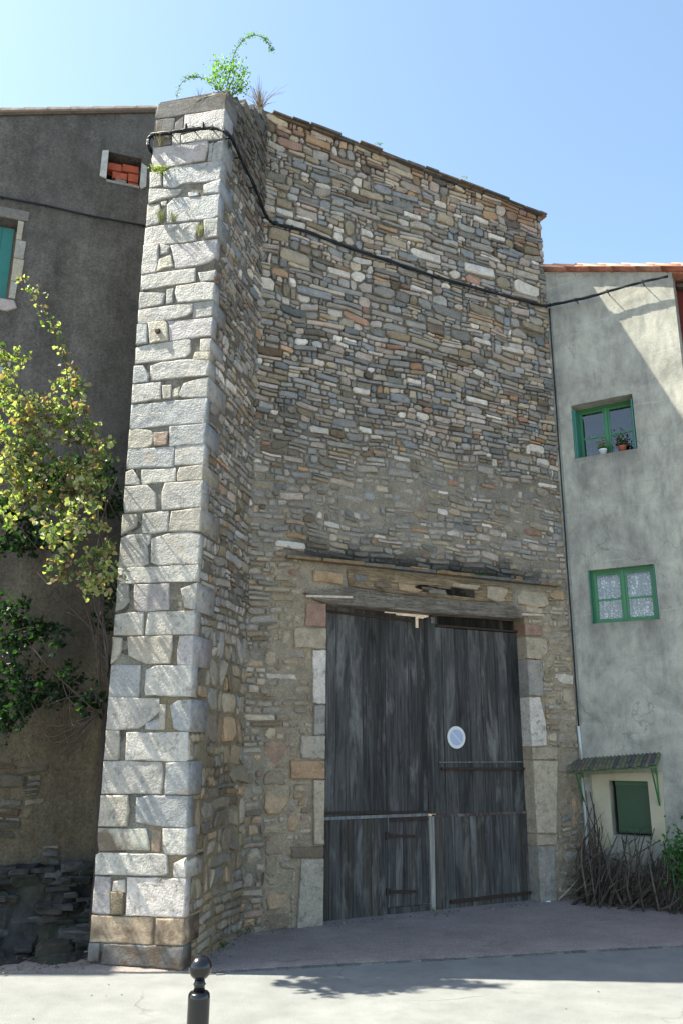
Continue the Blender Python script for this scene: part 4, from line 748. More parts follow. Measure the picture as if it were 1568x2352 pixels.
# ================================================================== GREY PLASTER HOUSE (right)
rh=empty('plaster_house',R(.8,0),'grey cement rendered house with green windows right of the barn','house')
W1=(.225,1.00,5.20,5.93); W2=(.285,1.06,3.08,3.735); W3=(.335,.760,.69,1.275)
rtop=lambda u: 7.975-.315*u-.04*0
def rskip(u,z):
    return any(a<u<b and c<z<d for a,b,c,d in (W1,W2,W3))
RU1=1.62
def stain(u,z,holes):
    k=1.0
    for h in holes[:2]:
        if z<h[2]+.02: k-=.42*sm(h[0]-.08,h[0]+.06,u)*sm(h[1]+.08,h[1]-.06,u)*exp(-(h[2]-z)/.16)*(.7+.8*nz(u*14,z*1.5,77))
    k-=.30*exp(-((u-.10)/.07)**2)*sm(5.2,6.4,z)*(.6+nz(u*5,z*.7,3)); k-=.20*sm(.8,.0,z)
    k=max(.35,min(1.05,k)); return (k,k,k*.98)
def splitwall(F,u0,u1,holes,topf,thick,mat,par,name='wall'):
    us=sorted({u0,u1,*[h[0] for h in holes],*[h[1] for h in holes]}); zs=sorted({-.1,*[h[2] for h in holes],*[h[3] for h in holes],9.5})
    # refine so that the relief reads
    def ref(a,st):
        o=[]
        for i in range(len(a)-1):
            n=max(1,int((a[i+1]-a[i])/st)); o+= [a[i]+(a[i+1]-a[i])*k/n for k in range(n)]
        return o+[a[-1]]
    return gridwall(name,F,ref(us,.06),ref(zs,.07),lambda u,z:.004*nz(u*3,z*3,9),thick,mat,par,skip=lambda u,z:any(h[0]<u<h[1] and h[2]<z<h[3] for h in holes),topf=topf,colf=lambda u,z:stain(u,z,holes))
splitwall(R,-.02,RU1,[W1,W2,W3],rtop,.28,PL_,rh)
# body of the house behind, closing the rooms
MB().box(R,RU1-.25,RU1-.004,-.1,7.40,-6,-.29,(.95,.95,.95)).go('side_wall',PL_,rh)
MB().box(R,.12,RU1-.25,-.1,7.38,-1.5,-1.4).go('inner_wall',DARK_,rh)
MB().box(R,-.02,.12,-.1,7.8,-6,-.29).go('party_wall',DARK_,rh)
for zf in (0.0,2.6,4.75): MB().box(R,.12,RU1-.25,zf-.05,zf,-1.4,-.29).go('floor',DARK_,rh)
MB().prism(R,[(-.02,rtop(-.02)),(RU1+.25,rtop(RU1+.25)),(RU1+.25,rtop(RU1+.25)+.025),(-.02,rtop(-.02)+.025)],-6,-.04,(.45,.2,.14)).go('roof',TIL,rh)
# verge: lower row of edge tiles and an upper row lapped over them
def rooftile(u,w,zoff,o0,o1,col,dep):
    k=6; v=[];f=[]
    z0=rtop(u)+zoff; z1=rtop(u+w+.05)+zoff-.006
    for (uu,zz) in ((u,z0+.012),(u+w+.05,z1)):
        for q in range(k+1):
            a=pi*q/k; v.append(R(uu,zz+sin(a)*dep,o0+(o1-o0)*(1-cos(a))/2))
        for q in range(k+1):
            a=pi*q/k; v.append(R(uu,zz+sin(a)*(dep-.014)-.002,o0+.01+(o1-o0-.02)*(1-cos(a))/2))
    m=2*(k+1)
    for q in range(k):
        f+=[(q,q+1,m+q+1,m+q),(k+1+q+1,k+1+q,m+k+1+q,m+k+1+q+1),(q+1,q,k+1+q,k+1+q+1),(m+q,m+q+1,m+k+1+q+1,m+k+1+q)]
    f+=[(0,m,m+k+1,k+1),(k,k+1+k,m+k+1+k,m+k)]
    return mk('roof_tile',v,f,TIL,rh,col,True)
for row,(zo,o0,o1,d) in enumerate(((.028,-.07,.10,.055),(.085,-.20,.035,.06))):
    u=-.05+row*-.12
    while u<RU1+.2:
        c=random.choice([(.62,.26,.18),(.66,.32,.24),(.55,.22,.15),(.68,.38,.29)]); rooftile(u,.30,zo,o0,o1,c,d); u+=.30
for r_ in range(12):
    for k in range(6): rooftile(-.05+.3*k,.30,.085,-.42-.2*r_,-.22-.2*r_,(.58,.26,.18),.06)
GC=(.035,.16,.055); GC2=(.045,.19,.085)
def window(h, rec, fr, label, kind='glass'):
    a,b,c,d=h; o=empty('window',R((a+b)/2,c,-rec)); o.parent=rh; o.location=R((a+b)/2,c,-rec)-wloc(rh); tag(o,label)
    o0,o1=-rec-.05,-rec
    if kind=='glass':
        m=(a+b)/2; t=.042
        MB().box(R,a,a+fr,c,d,o0,o1,GC2).go('frame',GRN,o); MB().box(R,b-fr,b,c,d,o0,o1,GC2).go('frame',GRN,o)
        MB().box(R,a+fr,b-fr,d-fr,d,o0,o1-.002,GC).go('frame',GRN,o); MB().box(R,a+fr,b-fr,c,c+fr*.7,o0,o1-.002,GC2).go('frame',GRN,o)
        for (x0,x1) in ((a+fr,m),(m,b-fr)):
            cs=MB()
            cs.box(R,x0+.002,x0+t,c+fr*.7,d-fr,o0+.01,o1-.012,GC2).box(R,x1-t,x1-.002,c+fr*.7,d-fr,o0+.01,o1-.012,GC2)
            cs.box(R,x0+t,x1-t,d-fr-.035,d-fr,o0+.01,o1-.014,GC).box(R,x0+t,x1-t,c+fr*.7,c+fr*.7+.035,o0+.01,o1-.014,GC2)
            zm=c+(d-c)*.44; cs.box(R,x0+t,x1-t,zm-.012,zm+.012,o0+.012,o1-.018,GC2); cs.go('casement',GRN,o)
            for (z0,z1) in ((c+fr*.7+.035,zm-.012),(zm+.012,d-fr-.035)): MB().box(R,x0+t,x1-t,z0,z1,o0+.022,o0+.027).go('pane',GL,o)
        MB().box(R,m-.016,m+.016,c+fr*.7,d-fr,o1-.011,o1+.006,GC2).go('cover_strip',GRN,o)
    return o
win1=window(W1,.20,.035,'upper green window with flower pots on its sill'); win2=window(W2,.06,.03,'middle green window with lace curtains')
for (a,b) in ((W1[0]+.004,W1[0]+.022),(W1[0]+.026,W1[0]+.044),(W1[1]-.030,W1[1]-.012)):
    MB().box(R,a,b,W1[2]+.01,W1[3]-.06,-.195,-.012,(.03,.16,.12)).go('folded_shutter',GRN,win1)
for (a,b) in ((W2[0]+.002,W2[0]+.016),(W2[1]-.016,W2[1]-.002)):
    MB().box(R,a,b,W2[2]+.005,W2[3]-.005,-.056,.018,(.02,.13,.08)).go('folded_shutter',GRN,win2)
w3=empty('window',R(.55,.7,-.1)); w3.parent=rh; w3.location=R(.55,.7,-.1)-wloc(rh); tag(w3,'low window closed by a dark green panel under the small canopy')
MB().box(R,.375,.765,.71,1.27,-.16,-.12,(.012,.055,.02)).go('panel',GRN,w3); MB().box(R,.375,.765,1.225,1.272,-.12,-.10,(.02,.10,.035)).go('rail',GRN,w3); MB().box(R,.375,.765,.725,.76,-.12,-.105,(.012,.07,.028)).go('rail',GRN,w3)
# cream surround
MB().prism(R,[(.14,.45),(.333,.60),(.333,1.277),(.763,1.277),(.763,.66),(.90,.62),(.93,1.38),(.14,1.34)],-.01,.012,(.5,.44,.33)).go('surround',CRM,rh)
# small tiled canopy
cn=empty('canopy',R(.42,1.4,.1)); cn.parent=rh; cn.location=R(.42,1.4,.1)-wloc(rh); tag(cn,'small mossy tiled canopy above the low green window')
cu0,cu1=-.04,.93
def cpt(u,t,dz=0): return R(u,1.50+.075*(u/.9)-t*.13+dz,t*.30)   # t 0 at the wall, 1 at the front edge
nn=22
for i in range(nn):
    ua=cu0+(cu1-cu0)*i/nn; ub=cu0+(cu1-cu0)*(i+1)/nn; v=[];f=[]
    for t in (0.01,.5,1.0+random.uniform(-.03,.05)):
        for q in range(5):
            a=pi*q/4; v.append(cpt(ua+(ub-ua)*q/4,t,sin(a)*.017+.004))
    for r_ in range(2):
        for q in range(4): b_=r_*5+q; f.append((b_,b_+5,b_+6,b_+1))
    n0=len(v); v+=[p-Vector((0,0,.012)) for p in v]; f+=[(b_[3]+n0,b_[2]+n0,b_[1]+n0,b_[0]+n0) for b_ in list(f)]
    f+=[(10+q,10+q+n0,11+q+n0,11+q) for q in range(4)]
    mk('tile',v,f,SLT,cn,random.choice([(.10,.09,.075),(.13,.11,.08),(.075,.075,.075),(.12,.12,.075)]),True)
v=[cpt(cu0,0,-.02),cpt(cu1,0,-.02),cpt(cu1,.97,-.02),cpt(cu0,.97,-.02)]; v+=[p+Vector((0,0,.016)) for p in v]
mk('board',v,[(3,2,1,0),(4,5,6,7),(0,1,5,4),(1,2,6,5),(2,3,7,6),(3,0,4,7)],GRN,cn,(.035,.13,.03))
for uu in (.04,.87):
    mb=MB(); mb.tube([R(uu,1.50+.075*uu/.9-.04,.012),R(uu,1.02,.012)],.009,6,(.04,.16,.05)); mb.tube([cpt(uu,.93,-.03),R(uu,1.03,.02)],.010,6,(.04,.16,.05)); mb.tube([R(uu,1.36,.012),cpt(uu,.93,-.03)],.009,6,(.04,.16,.05)); mb.go('bracket',GRN,cn)
# ---- red house beyond the corner
rd=empty('red_house',R(2.8,0,-.4),'dark red rendered house wall at the right edge beyond the grey house','house')
MB().box(R,RU1-.02,5,-.1,7.34,-6,-.30).go('wall',REDP,rd); MB().prism(R,[(RU1+.02,7.345),(5,6.35+.0),(5,6.40),(RU1+.02,7.40)],-6,-.2,(.1,.08,.07)).go('roof',SLT,rd)
MB().tube([R(RU1+.16,7.25,-.24),R(RU1+.17,3,-.24),R(RU1+.17,.0,-.24)],.045,10,(.08,.03,.03)).go('downpipe',AT,rd)

# ================================================================== rock ledge at the foot of the dark house
rk=empty('rock_ledge',L(-1,0,.25),'dark rocky ledge at the foot of the dark house wall','rock ledge')
LE=Face((-2,8.1),71)
v=[];f=[];cc=[]
us=lines(-2.6,.35,.07); prof=[(.62,.0),(.64,.14),(.60,.22),(.48,.26),(.30,.28),(.14,.33),(.06,.50),(.04,.72),(.0,.95)]
for i,u in enumerate(us):
    for j,(z,o) in enumerate(prof):
        a=nz(u*3,j*.9,41); b=nz(u*8,j*2.1,42)
        v.append(L(u+.03*b,max(-.02,z+.05*a*(1 if z>.02 else 0)+.03*b*(1 if z>.02 else 0)),o+.09*a+.05*b)); k=.75+.5*nz(u*2,z*5,7); cc.append((.042*k,.041*k,.040*k) if nz(u*3,z*5,50)<.22 else (.04,.042,.03))
n=len(prof)
for i in range(len(us)-1):
    for j in range(n-1): a=i*n+j; f.append((a,a+n,a+n+1,a+1)[::-1])
mk('bedrock',v,f,SLT,rk,cc)
for k in range(170):
    u=random.uniform(-2.0,.0); t=random.random(); z=.60*(1-t)-.01; o=.20+.10*t+(.35*random.random() if z<.08 else 0)
    w=random.uniform(.07,.30); h=w*random.uniform(.18,.45)
    vv_,ff_=stone_mesh(L,outline(u-w/2,u+w/2,z,z+h),o+random.uniform(.02,.10),base=o-.15,tilt=3)
    mk('rock',vv_,ff_,SLT,rk,random.choice([(.05,.049,.048),(.036,.036,.036),(.08,.078,.075),(.05,.044,.036),(.036,.039,.03)]))
# fallen leaves and grit
lt=MB()
for k in range(500):
    u=random.uniform(-2.2,0); o=.3+random.random()**1.5*.75; w=random.uniform(.006,.02); p=L(u,.03+max(0,.9-o)*.05,o); a=random.uniform(0,pi)
    q=[p+Vector((cos(a+b)*w,sin(a+b)*w,random.uniform(0,.008))) for b in (0,1.6,3.1,4.7)]; lt.add(q,[(0,1,2,3)],random.choice([(.2,.13,.06),(.12,.09,.05),(.3,.27,.2),(.08,.07,.05)]))
tag(lt.go('leaf_litter',DRYM),'brown leaf litter and grit on the ground below the dark house','litter',kind='stuff')

# ================================================================== cables
def clip(mb,p,n,l=.05): mb.tube([p-n*l,p+n*.012],.007,5); 
pc=spline(CABLE,6)
cab=empty('power_cable',CABLE[8],'thick black twisted power cable crossing buttress, barn wall and grey house','cable')
mb=MB()
for s_ in range(3):
    pts=[]
    for i,p in enumerate(pc):
        t=(pc[min(i+1,len(pc)-1)]-pc[max(i-1,0)]).normalized(); a=t.cross(Vector((0,0,1))).normalized(); b=t.cross(a); q=i*.55+s_*2.1
        sag=.006*nz(i*.4,s_); pts.append(p+a*cos(q)*.0085+b*(sin(q)*.0085+sag))
    mb.tube(pts,.0115,6)
mb.go('strands',BLK,cab,True)
for i in range(3,len(pc)-2,7):
    p=pc[i]; F=B if i<48 else (SD if i<84 else (M if i<132 else R)); q=MB(); q.tube([p+F.n*.02-Vector((0,0,.0)),p-F.n*(.13 if F is R else .08)],.007,5); q.box(Face((p.x,p.y),90-math.degrees(F.rot)),-.014,.014,p.z-.018,p.z+.022,-.014,.016); q.go('cable_clip',BLK,cab)
for k,(x,y,z) in enumerate([CABLE[5],CABLE[6]]):
    p=Vector((x,y,z)); MB().tube([p+Vector((-.05,.01,.0)),p+Vector((-.05,.01,.05))],.02,8).tube([p+Vector((-.05,.01,.05)),p+Vector((-.05,.01,.075))],.011,8).go('connector',BLK,cab)
c2=empty('wall_cable',CABLE2[2],'thin black cable sagging across the dark roughcast wall','cable')
MB().tube(spline(CABLE2,5),.011,6).go('strand',BLK,c2,True)
for k in range(1,5): p=Vector(CABLE2[k]); MB().tube([p-L.n*.04,p+L.n*.015],.008,5).go('cable_clip',BLK,c2)
c3=empty('down_cable',DROP[4],'thin cable running down the joint between barn and grey house','cable')
dp=[R(.035+.004*nz(i*.7,3),7.40-(7.40-1.85)*i/24,.015) for i in range(25)]
MB().tube(dp,.0085,6).go('strand',BLK,c3,True)
for i in range(1,24,2): p=dp[i]; MB().tube([p-R.n*.02,p+R.n*.012],.009,5).go('cable_clip',BLK,c3)
MB().tube([R(.06,7.4,.01),R(.065,1.9,.01)],.006,5,(.25,.25,.24)).go('second_strand',AT,c3)
tag(MB().tube([R(.03,1.88,.02),R(.045,1.50,.02)],.017,10).go('cable_conduit',PVC,None,True),'white plastic conduit on the corner just above the canopy','conduit')
tag(MB().tube([R(.03,1.30,.02),R(.04,.9,.02),R(.03,.02,.02)],.014,10).go('cable_conduit',PVC,None,True),'pale pipe going down from the canopy behind the brushwood','pipe')

# ================================================================== plants
def leafmesh(L_,w,fold=.25):
    pts=[(0,0,0),(-.5*w,.32*L_,fold*w),(-.38*w,.72*L_,fold*w*.7),(0,L_,-.05*L_),(.38*w,.72*L_,fold*w*.7),(.5*w,.32*L_,fold*w),(0,.5*L_,0)]
    return [Vector(p) for p in pts],[(0,6,1),(1,6,2),(2,6,3),(3,6,4),(4,6,5),(5,6,0)]
def rmat(dirv=None,spread=1.0):
    d=Vector((random.gauss(0,1),random.gauss(0,1),random.gauss(0,1)))*spread+(dirv or Vector((0,0,0))); q=d.normalized().to_track_quat('Y','Z').to_matrix(); return q@Matrix.Rotation(random.uniform(0,2*pi),3,'Y')
def add_leaf(mb,p,L_,w,col,dirv=None,spread=1.0):
    v,f=leafmesh(L_,w); m=rmat(dirv,spread); mb.add([m@q+p for q in v],f,col)
LG=[(.19,.22,.09),(.29,.29,.15),(.11,.15,.055),(.40,.37,.24),(.26,.17,.11),(.24,.14,.10),(.07,.10,.04),(.34,.32,.17)]  # palest tones paint sun highlights onto the leaves
DG=[(.016,.042,.012),(.02,.052,.014),(.014,.032,.012),(.026,.06,.018)]  # shade painted into the colour of the sunless leaves
tree=empty('redbud_tree',(-2.05,7.55,0),'leafy redbud tree with yellow green leaves between dark house and buttress','tree')
mb=MB(); mb.tube(spline([(-2.06,7.62,0),(-2.03,7.55,.7),(-2.02,7.4,1.5),(-2.0,7.3,2.0)],4),.045,8,(.05,.04,.035),r1=.032); mb.go('trunk',STEM,tree,True)
for i,br in enumerate(BR):
    pts=list(br); base_={0:(-1.98,7.28,2.2),1:(-1.98,7.25,2.05),2:(-1.98,7.25,2.05),3:(-2.01,7.35,1.8),5:(-1.98,7.25,2.1),6:(-1.98,7.25,2.1)}.get(i)
    if base_: pts=[base_]+pts
    MB().tube(spline(pts,4),.013,6,(.06,.045,.04),r1=.004).go('branch',STEM,tree,True)
for c in LIT[3:]+DARK:
    if random.random()<.55:
        p=Vector(c[:3]); MB().tube(spline([(-2.04,7.2,max(1.9,p.z-.9)),(p.x*.5-1.05,7.12,p.z-.45),tuple(p)],4),.007,5,(.07,.05,.04),r1=.003).go('twig',STEM,tree,True)
MB().tube(spline([(-2.25,6.95,4.0),(-2.36,6.88,4.4)]+SHOOT,4),.006,5,(.10,.07,.05),r1=.003).go('twig',STEM,tree,True)
leaves=[]; tw=MB()
def sprays(L0,dens,cols,yj):
    for (x,y,z,rx,rz) in L0:
        for k in range(max(3,int(dens*(rx*rz)/.02))):
            a=random.uniform(0,2*pi); r=sqrt(random.random())*.8; p=Vector((x+cos(a)*r*rx,y+random.gauss(0,yj),z+sin(a)*r*rz))
            d=Vector((random.gauss(0,.7)+cos(a)*.5,random.gauss(-.1,.5),random.gauss(.25,.7))).normalized(); ln=random.uniform(.08,.20); q=p+d*ln+Vector((0,0,-.03))
            tw.tube([p,p.lerp(q,.5)+Vector((0,0,.012)),q],.0035,4,(.06,.045,.035),r1=.0015); c0=random.choice(cols); m=random.randint(6,12)
            for i in range(m):
                t=(i+.5)/m; w=p.lerp(q,t)+Vector((random.gauss(0,.014),random.gauss(0,.014),random.gauss(0,.014)))
                leaves.append((w,random.uniform(.026,.064)*(1.15-.4*t),c0 if random.random()<.6 else random.choice(cols)))
LIT=[(x,y,z,rx,rz) if z>3.6 else (x*.965,y*.965,1.65+(z-1.65)*.965,rx,rz) for x,y,z,rx,rz in LIT]
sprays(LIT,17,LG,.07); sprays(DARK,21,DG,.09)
tag(tw.go('twigs',STEM,tree),kind='stuff')
sp=spline(SHOOT,8)
for k in range(100):
    p=sp[random.randrange(len(sp))]+Vector((random.gauss(0,.03),random.gauss(0,.03),random.gauss(0,.03))); leaves.append((p,random.uniform(.03,.05),random.choice(LG)))
random.shuffle(leaves); leaves.sort(key=lambda t:t[0].y>7.0)
lm=[]
for c in LG:
    v,f=leafmesh(1,.95); me=bpy.data.meshes.new('leaf'); me.from_pydata(v,[],f); at=me.color_attributes.new('Col','FLOAT_COLOR','POINT')
    at.data.foreach_set('color',[q for _ in v for q in (*c,1.0)]); me.materials.append(LF); lm.append(me)
for p,s_,c in leaves[:290]:
    o=bpy.data.objects.new('leaf',random.choice(lm)); COL.objects.link(o); o.parent=tree
    m=rmat(Vector((0,-.3,-.5)),1.0).to_4x4(); o.matrix_local=Matrix.Translation(p-wloc(tree))@m@Matrix.Scale(s_,4)
mb=MB()
for p,s_,c in leaves[290:]: add_leaf(mb,p,s_,s_*.95,c,Vector((0,-.3,-.5)))
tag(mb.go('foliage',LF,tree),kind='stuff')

# shrub rooted on top of the buttress
sh=empty('wall_shrub',(-1.2,7.12,8.08),'bright green shrub with two arching canes growing on the buttress top','shrub')
for cane in (CANE1,CANE2):
    s_=spline(cane,6); MB().tube(s_,.005,5,(.10,.09,.05),r1=.002).go('cane',STEM,sh,True)
    mb=MB()
    for i,p in enumerate(s_):
        if i<8: continue
        for k in range(random.choice([0,2,3]) if nz(i*.9,cane[0][0]*9)<.05 else 11): add_leaf(mb,p+Vector((random.gauss(0,.013),random.gauss(0,.012),random.gauss(0,.013)+.008)),random.uniform(.014,.032),.012,random.choice([(.10,.17,.05),(.14,.22,.05),(.09,.13,.06)]))
    tag(mb.go('cane_leaves',LF,sh),kind='stuff')
for a in range(9):
    q=random.choice(BUSHTOP[1:]); MB().tube(spline([(-1.2+random.uniform(-.06,.06),7.12,8.1),((q[0]-1.2)/2,7.1,(q[2]+8.1)/2-.02),q],4),.006,5,(.10,.09,.05),r1=.002).go('stem',STEM,sh,True)
mb=MB()
for (x,y,z,rx,rz,n) in ((-1.29,7.12,8.52,.07,.08,170),(-1.33,7.14,8.42,.07,.08,160),(-1.20,7.12,8.45,.09,.09,170),(-1.09,7.12,8.46,.08,.07,170),(-1.05,7.13,8.38,.06,.06,110),(-1.24,7.1,8.33,.12,.07,170),(-1.13,7.1,8.23,.10,.05,170),(-1.05,7.1,8.21,.06,.05,110),(-1.29,7.1,8.19,.05,.04,90),(-1.2,7.1,8.2,.1,.05,90)):
    for k in range(int(n*.6)): add_leaf(mb,Vector((x+random.gauss(0,.62)*rx,y+random.gauss(0,.06),z+random.gauss(0,.62)*rz)),random.uniform(.018,.04),.016,random.choice([(.17,.26,.045),(.19,.30,.04),(.09,.17,.03),(.07,.12,.035)]))
tag(mb.go('foliage',LF,sh),kind='stuff')
def grass(name,label,cat,c,n,h,spread,cols,lean=(0,0,0),group=None,r=.0022,stiff=.5):
    o=empty(name,c,label,cat,group); mb=MB(); c=Vector(c)
    for k in range(n):
        a=random.uniform(0,2*pi); hh=h*random.uniform(.4,1.0); d=Vector((cos(a)*spread*random.random(),sin(a)*spread*random.random()-.3*spread,0))
        b=c+d*.25; m=b+d*.5+Vector((0,0,hh*.55))+Vector(lean)*.3; e=b+d*1.3+Vector((0,0,hh*random.uniform(.7,1)))+Vector(lean)
        mb.tube([b,m,e],r,3,random.choice(cols),r1=r*.4)
    tag(mb.go('blades',DRYM,o),kind='stuff'); return o
TANC=[(.30,.22,.13),(.22,.15,.10),(.36,.30,.18),(.16,.11,.08)]
grass('dry_grass','clump of dry brown grass at the barn corner behind the buttress top','dry grass',(-.98,8.15,8.88),110,.27,.15,TANC,r=.0026)
dg2=empty('dead_weed',(-.92,8.15,8.9),'sparse leafless weed stems sticking up right of the dry grass','weed')
for k in range(9):
    e=Vector((random.uniform(-1.15,-.62),8.2,random.uniform(9.0,9.45))); b=Vector((-.96,8.15,8.9)); s_=spline([b,b.lerp(e,.5)+Vector((random.uniform(-.06,.06),0,.05)),e],4); MB().tube(s_,.0028,4,(.2,.15,.11),r1=.0012).go('stem',DRYM,dg2)
GRC=[(.20,.27,.07),(.26,.30,.10),(.30,.30,.14),(.14,.20,.06)]
grass('grass_tuft','green and brown tuft hanging from the topmost joint below the cable','grass tuft',TUFT[0],46,.17,.05,TANC[:2]+GRC[:2],(0,0,0))
def cushion(c,label,cols,s=1.0,n=120):
    o=empty('moss_plant',c,label,'moss plant'); mb=MB(); c=Vector(c)
    for k in range(n):
        p=c+Vector((random.gauss(0,.045)*s,random.gauss(0,.012)-.015,random.gauss(0,.02)*s)); add_leaf(mb,p,.022*s,.009,random.choice(cols),Vector((0,-.6,.7)))
    tag(mb.go('foliage',LF,o),kind='stuff')
cushion(TUFT[1],'round yellow green cushion plant on the left edge of the buttress',[(.22,.24,.08),(.30,.30,.12),(.15,.18,.05)],1.1,170)
grass('grass_tuft','left one of the two grass tufts side by side in a buttress joint','grass tuft',TUFT[2],60,.17,.045,GRC+TANC[:1])
grass('grass_tuft','right one of the two grass tufts side by side in a buttress joint','grass tuft',TUFT[3],46,.13,.05,GRC+TANC[2:3])
grass('grass_tuft','yellowish grass tuft alone near the right edge of the buttress','grass tuft',TUFT[4],60,.16,.04,[(.36,.36,.16),(.26,.30,.10),(.42,.38,.2)])
grass('grass_tuft','reddish dry tuft on the side corner of the buttress','grass tuft',TUFT2[0],50,.05,.06,[(.2,.12,.08),(.14,.09,.06)])
for k,(p,lb) in enumerate(((SD(.75,.0,.03),'green weed at the foot of the buttress side'),(M(.02,.02,.04),'small weed where buttress side meets barn wall'),(M(2.12,.0,-.09),'small green weed under the light gate post'))):
    o=empty('weed',p,lb,'weed'); mb=MB()
    for q in range(60 if k<1 else 30): add_leaf(mb,p+Vector((random.gauss(0,.035),random.gauss(0,.02),abs(random.gauss(0,.03)))),.025,.010,random.choice([(.05,.11,.02),(.07,.15,.03)]),Vector((0,-.3,1)))
    tag(mb.go('foliage',LF,o),kind='stuff')
grass('grass_tuft','few thin dry blades on the left side of the buttress top','grass tuft',(-1.48,7.1,8.05),16,.13,.06,TANC)
for k,(u,c) in enumerate(((1.42,(.08,.14,.03)),(2.75,(.2,.2,.05)))):
    cushion(M(u,ZT+.07,.10),('dark','yellow')[k]+' moss tuft on the barn roof edge',[c],.6,60)
# green creeper at the right edge
vn=empty('garden_plant',R(1.28,0,.35),'green leafy plant on a green stake at the right edge','plant')
mb=MB()
for k in range(900):
    t=random.random(); p=R(1.18+random.gauss(0,.13),.50+random.gauss(0,.16),.30+random.gauss(0,.08)); add_leaf(mb,p,random.uniform(.03,.06),.03,random.choice([(.04,.12,.02),(.05,.16,.03),(.03,.08,.02),(.07,.2,.04)]))
tag(mb.go('foliage',LF,vn),kind='stuff')
for uu in (1.02,1.2): MB().tube([R(uu-.04,.72,.32),R(uu,.0,.36)],.006,5,(.05,.22,.10)).go('stake',GRN,vn)
MB().tube([R(1.0,.25,.34),R(1.25,.25,.34)],.004,5,(.05,.22,.10)).go('stake',GRN,vn)
for k in range(4): MB().tube([R(1.1+.05*k,0,.3),R(1.12+.06*k,.5,.3)],.006,5,(.06,.09,.03)).go('stem',STEM,vn)

# brushwood heap leaning on the plaster house
SKC=[(.075,.055,.042),(.10,.078,.058),(.055,.042,.035),(.15,.12,.09),(.04,.032,.028)]
for k in range(52):
    ub=random.uniform(-.02,1.2) if k>10 else random.uniform(.0,.4); lean=random.uniform(-.3,.3); h=random.uniform(.3,.8) if k>10 else random.uniform(.6,1.2)
    base_=R(ub,.01,random.uniform(.22,.62)); tip=R(max(-.02,ub+lean) if k>10 else random.uniform(.02,.22),h,.03+random.uniform(0,.08)); mid=base_.lerp(tip,.5)+Vector((random.gauss(0,.10),random.gauss(0,.02)-.02,random.gauss(0,.03)+.04))
    s_=spline([base_,mid,tip],4); r=random.uniform(.007,.017); mb=MB().tube(s_,r,5,random.choice(SKC),r1=r*.4)
    for q in range(random.randint(1,4)):
        a=s_[random.randint(2,len(s_)-2)]; e=a+Vector((random.uniform(-.16,.16),random.uniform(-.06,.04),random.uniform(.05,.22))); mb.tube([a,a.lerp(e,.5)+Vector((0,0,.015)),e],r*.45,4,random.choice(SKC),r1=.0015)
    o=mb.go('dead_branch',STEM,None,True,True); tag(o,'bare dead branch leaning in the brushwood heap under the canopy window','branch','dead branches heaped against the grey house')
mb=MB()
for k in range(900):
    u=random.uniform(-.08,1.25); o_=abs(random.gauss(.25,.2)); z=abs(random.gauss(0,.16 if u<1 else .1))+.01; L_=random.uniform(.12,.45); a=random.uniform(-1.3,1.5)
    p=R(u,z,o_); e=R(u+cos(a)*L_*.7,max(.008,z+abs(sin(a))*L_),max(.02,o_-random.uniform(-.1,.2))); mb.tube([p,p.lerp(e,.5)+Vector((random.gauss(0,.02),0,random.gauss(0,.01))),e],random.uniform(.0015,.005),4,random.choice(SKC),r1=.001)
tag(mb.go('brushwood',STEM),'tangle of fine dead twigs heaped at the foot of the grey house','brushwood',kind='stuff')
s_=spline([R(-.22,.02,.42),R(-.1,.14,.34),R(.0,.26,.28)],3); tag(MB().tube(s_,.009,6,(.38,.32,.25),r1=.006).go('pale_stick',STEM,None,True,True),'pale peeled stick at the left foot of the brushwood heap','stick')
p=R(-.30,.01,.55); tag(MB().prism(Face((p.x,p.y),90),[(-.05,.0),(.05,.005),(.035,.03),(-.03,.026)],-.02,.02,(.7,.72,.75),.004).go('litter_scrap',AT,None),'crumpled white scrap lying by the brushwood heap','litter')
MBs=MB()
for k in range(70):
    x=random.uniform(-2.5,3); y=random.uniform(5.2,6.8) if k%2 else random.uniform(7.2,7.8)+max(0,x)*.3; w=random.uniform(.004,.014); z=.001 if y<6.9 else .021
    MBs.add([(x,y,z),(x+w,y,z),(x+w*.8,y+w,z),(x,y+w,z),(x+w*.5,y+w*.5,z+w*.6)],[(0,1,4),(1,2,4),(2,3,4),(3,0,4)],random.choice([(.15,.12,.08),(.3,.25,.18),(.1,.1,.1)]))
for k in range(420):
    F,a0,b0=random.choice([(M,0,4.1),(SD,0,1.4),(M,0,4.1),(L,-2,0)]); u=random.uniform(a0,b0); o_=abs(random.gauss(0,.07))+(.9 if F is L else .0); w=random.uniform(.004,.018); p=F(u,.021,o_); s_=random.choice([(.1,.08,.06),(.2,.17,.14),(.06,.055,.05),(.28,.24,.19),(.05,.07,.03)])
    MBs.add([p,p+Vector((w,0,0)),p+Vector((w*.8,w,0)),p+Vector((0,w,0)),p+Vector((w*.5,w*.5,w*.6))],[(0,1,4),(1,2,4),(2,3,4),(3,0,4)],s_)
tag(MBs.go('road_grit',DRYM),'scattered grit and crumbs on the road and pavement','grit',kind='stuff')

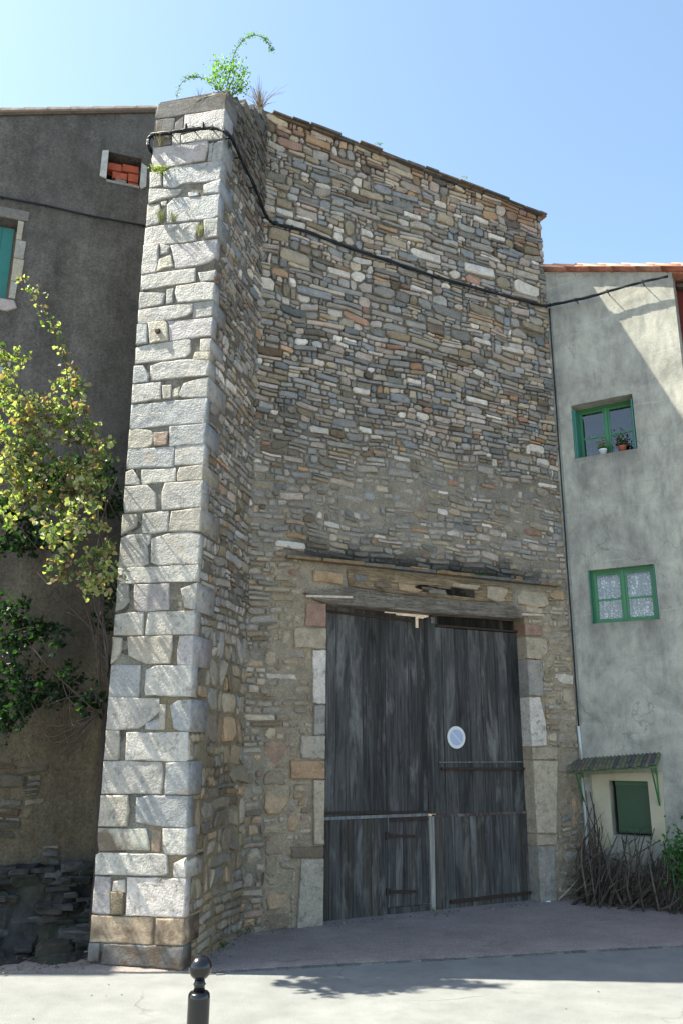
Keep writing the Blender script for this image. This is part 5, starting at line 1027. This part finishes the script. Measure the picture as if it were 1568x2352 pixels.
# pots on the upper sill
def pot(u,label,col,lc,h,rim=.055,n=130,red=False):
    c=R(u,W1[2]+.0,-.10); o=empty('potted_plant',c,label,'potted plant')
    MB().lathe(c,[(rim*.66,0),(rim*.92,.075),(rim,.077),(rim,.094),(rim*.88,.094),(rim*.85,.082)],20,col).go('pot',SGN,o,True)
    MB().lathe(c,[(rim*.84,.08),(.001,.086)],12,(.05,.035,.025)).go('soil',AT,o)
    mb=MB()
    for k in range(n):
        p=c+Vector((random.gauss(0,.042),random.gauss(0,.03),.10+abs(random.gauss(0,.5))*h)); add_leaf(mb,p,random.uniform(.02,.036),.02,random.choice(lc))
    tag(mb.go('foliage',LF,o),kind='stuff')
pot(.56,'white pot with a pale green plant on the upper window sill',(.7,.73,.8),[(.16,.2,.06),(.2,.2,.08),(.1,.14,.05)],.09)
pot(.80,'terracotta pot with a taller dark plant on the upper window sill',(.4,.12,.08),[(.04,.08,.03),(.06,.11,.03),(.10,.05,.04)],.16,n=190)
# lace curtains
for side,(a,b) in enumerate(((W2[0]+.05,(W2[0]+W2[1])/2-.01),((W2[0]+W2[1])/2+.01,W2[1]-.05))):
    v=[];f=[];n=40
    for i in range(n+1):
        for j,z in enumerate((W2[2]+.04,(W2[2]+W2[3])/2,W2[3]-.075)): v.append(R(a+(b-a)*i/n,z+.008*sin(i*1.3)*(j==2),-.15+.012*sin(i*.9+j*.3)))
    for i in range(n): f+=[(3*i,3*i+3,3*i+4,3*i+1),(3*i+1,3*i+4,3*i+5,3*i+2)]
    tag(mk('lace_curtain',v,f,LACE,None,None,True),('left','right')[side]+' white lace curtain behind the middle green window','curtain')

# ================================================================== bollard
bo=empty('bollard',(-.526,3.5,0),'black metal bollard with a ball finial at the kerb in front','bollard')
BLM=m_plain('gloss_black',(.006,.006,.007),.22,.1,20,.03,.6)
MB().lathe((-.526,3.5,0),[(.055,0),(.055,.05),(.041,.07),(.041,.735),(.0395,.748),(.034,.755),(.001,.757)],32).go('post',BLM,bo,True)
MB().lathe((-.526,3.5,0),[(.022,.75),(.020,.775),(.024,.78),(.020,.786),(.018,.80)],24).go('neck',BLM,bo,True)
pr=[(max(.0008,.0435*sin(pi*k/20)),.837-.0435*cos(pi*k/20)) for k in range(21)]
MB().lathe((-.526,3.5,0),pr,32).go('ball',BLM,bo,True)
for o in bpy.data.objects:
    if '_w' in o: del o['_w']
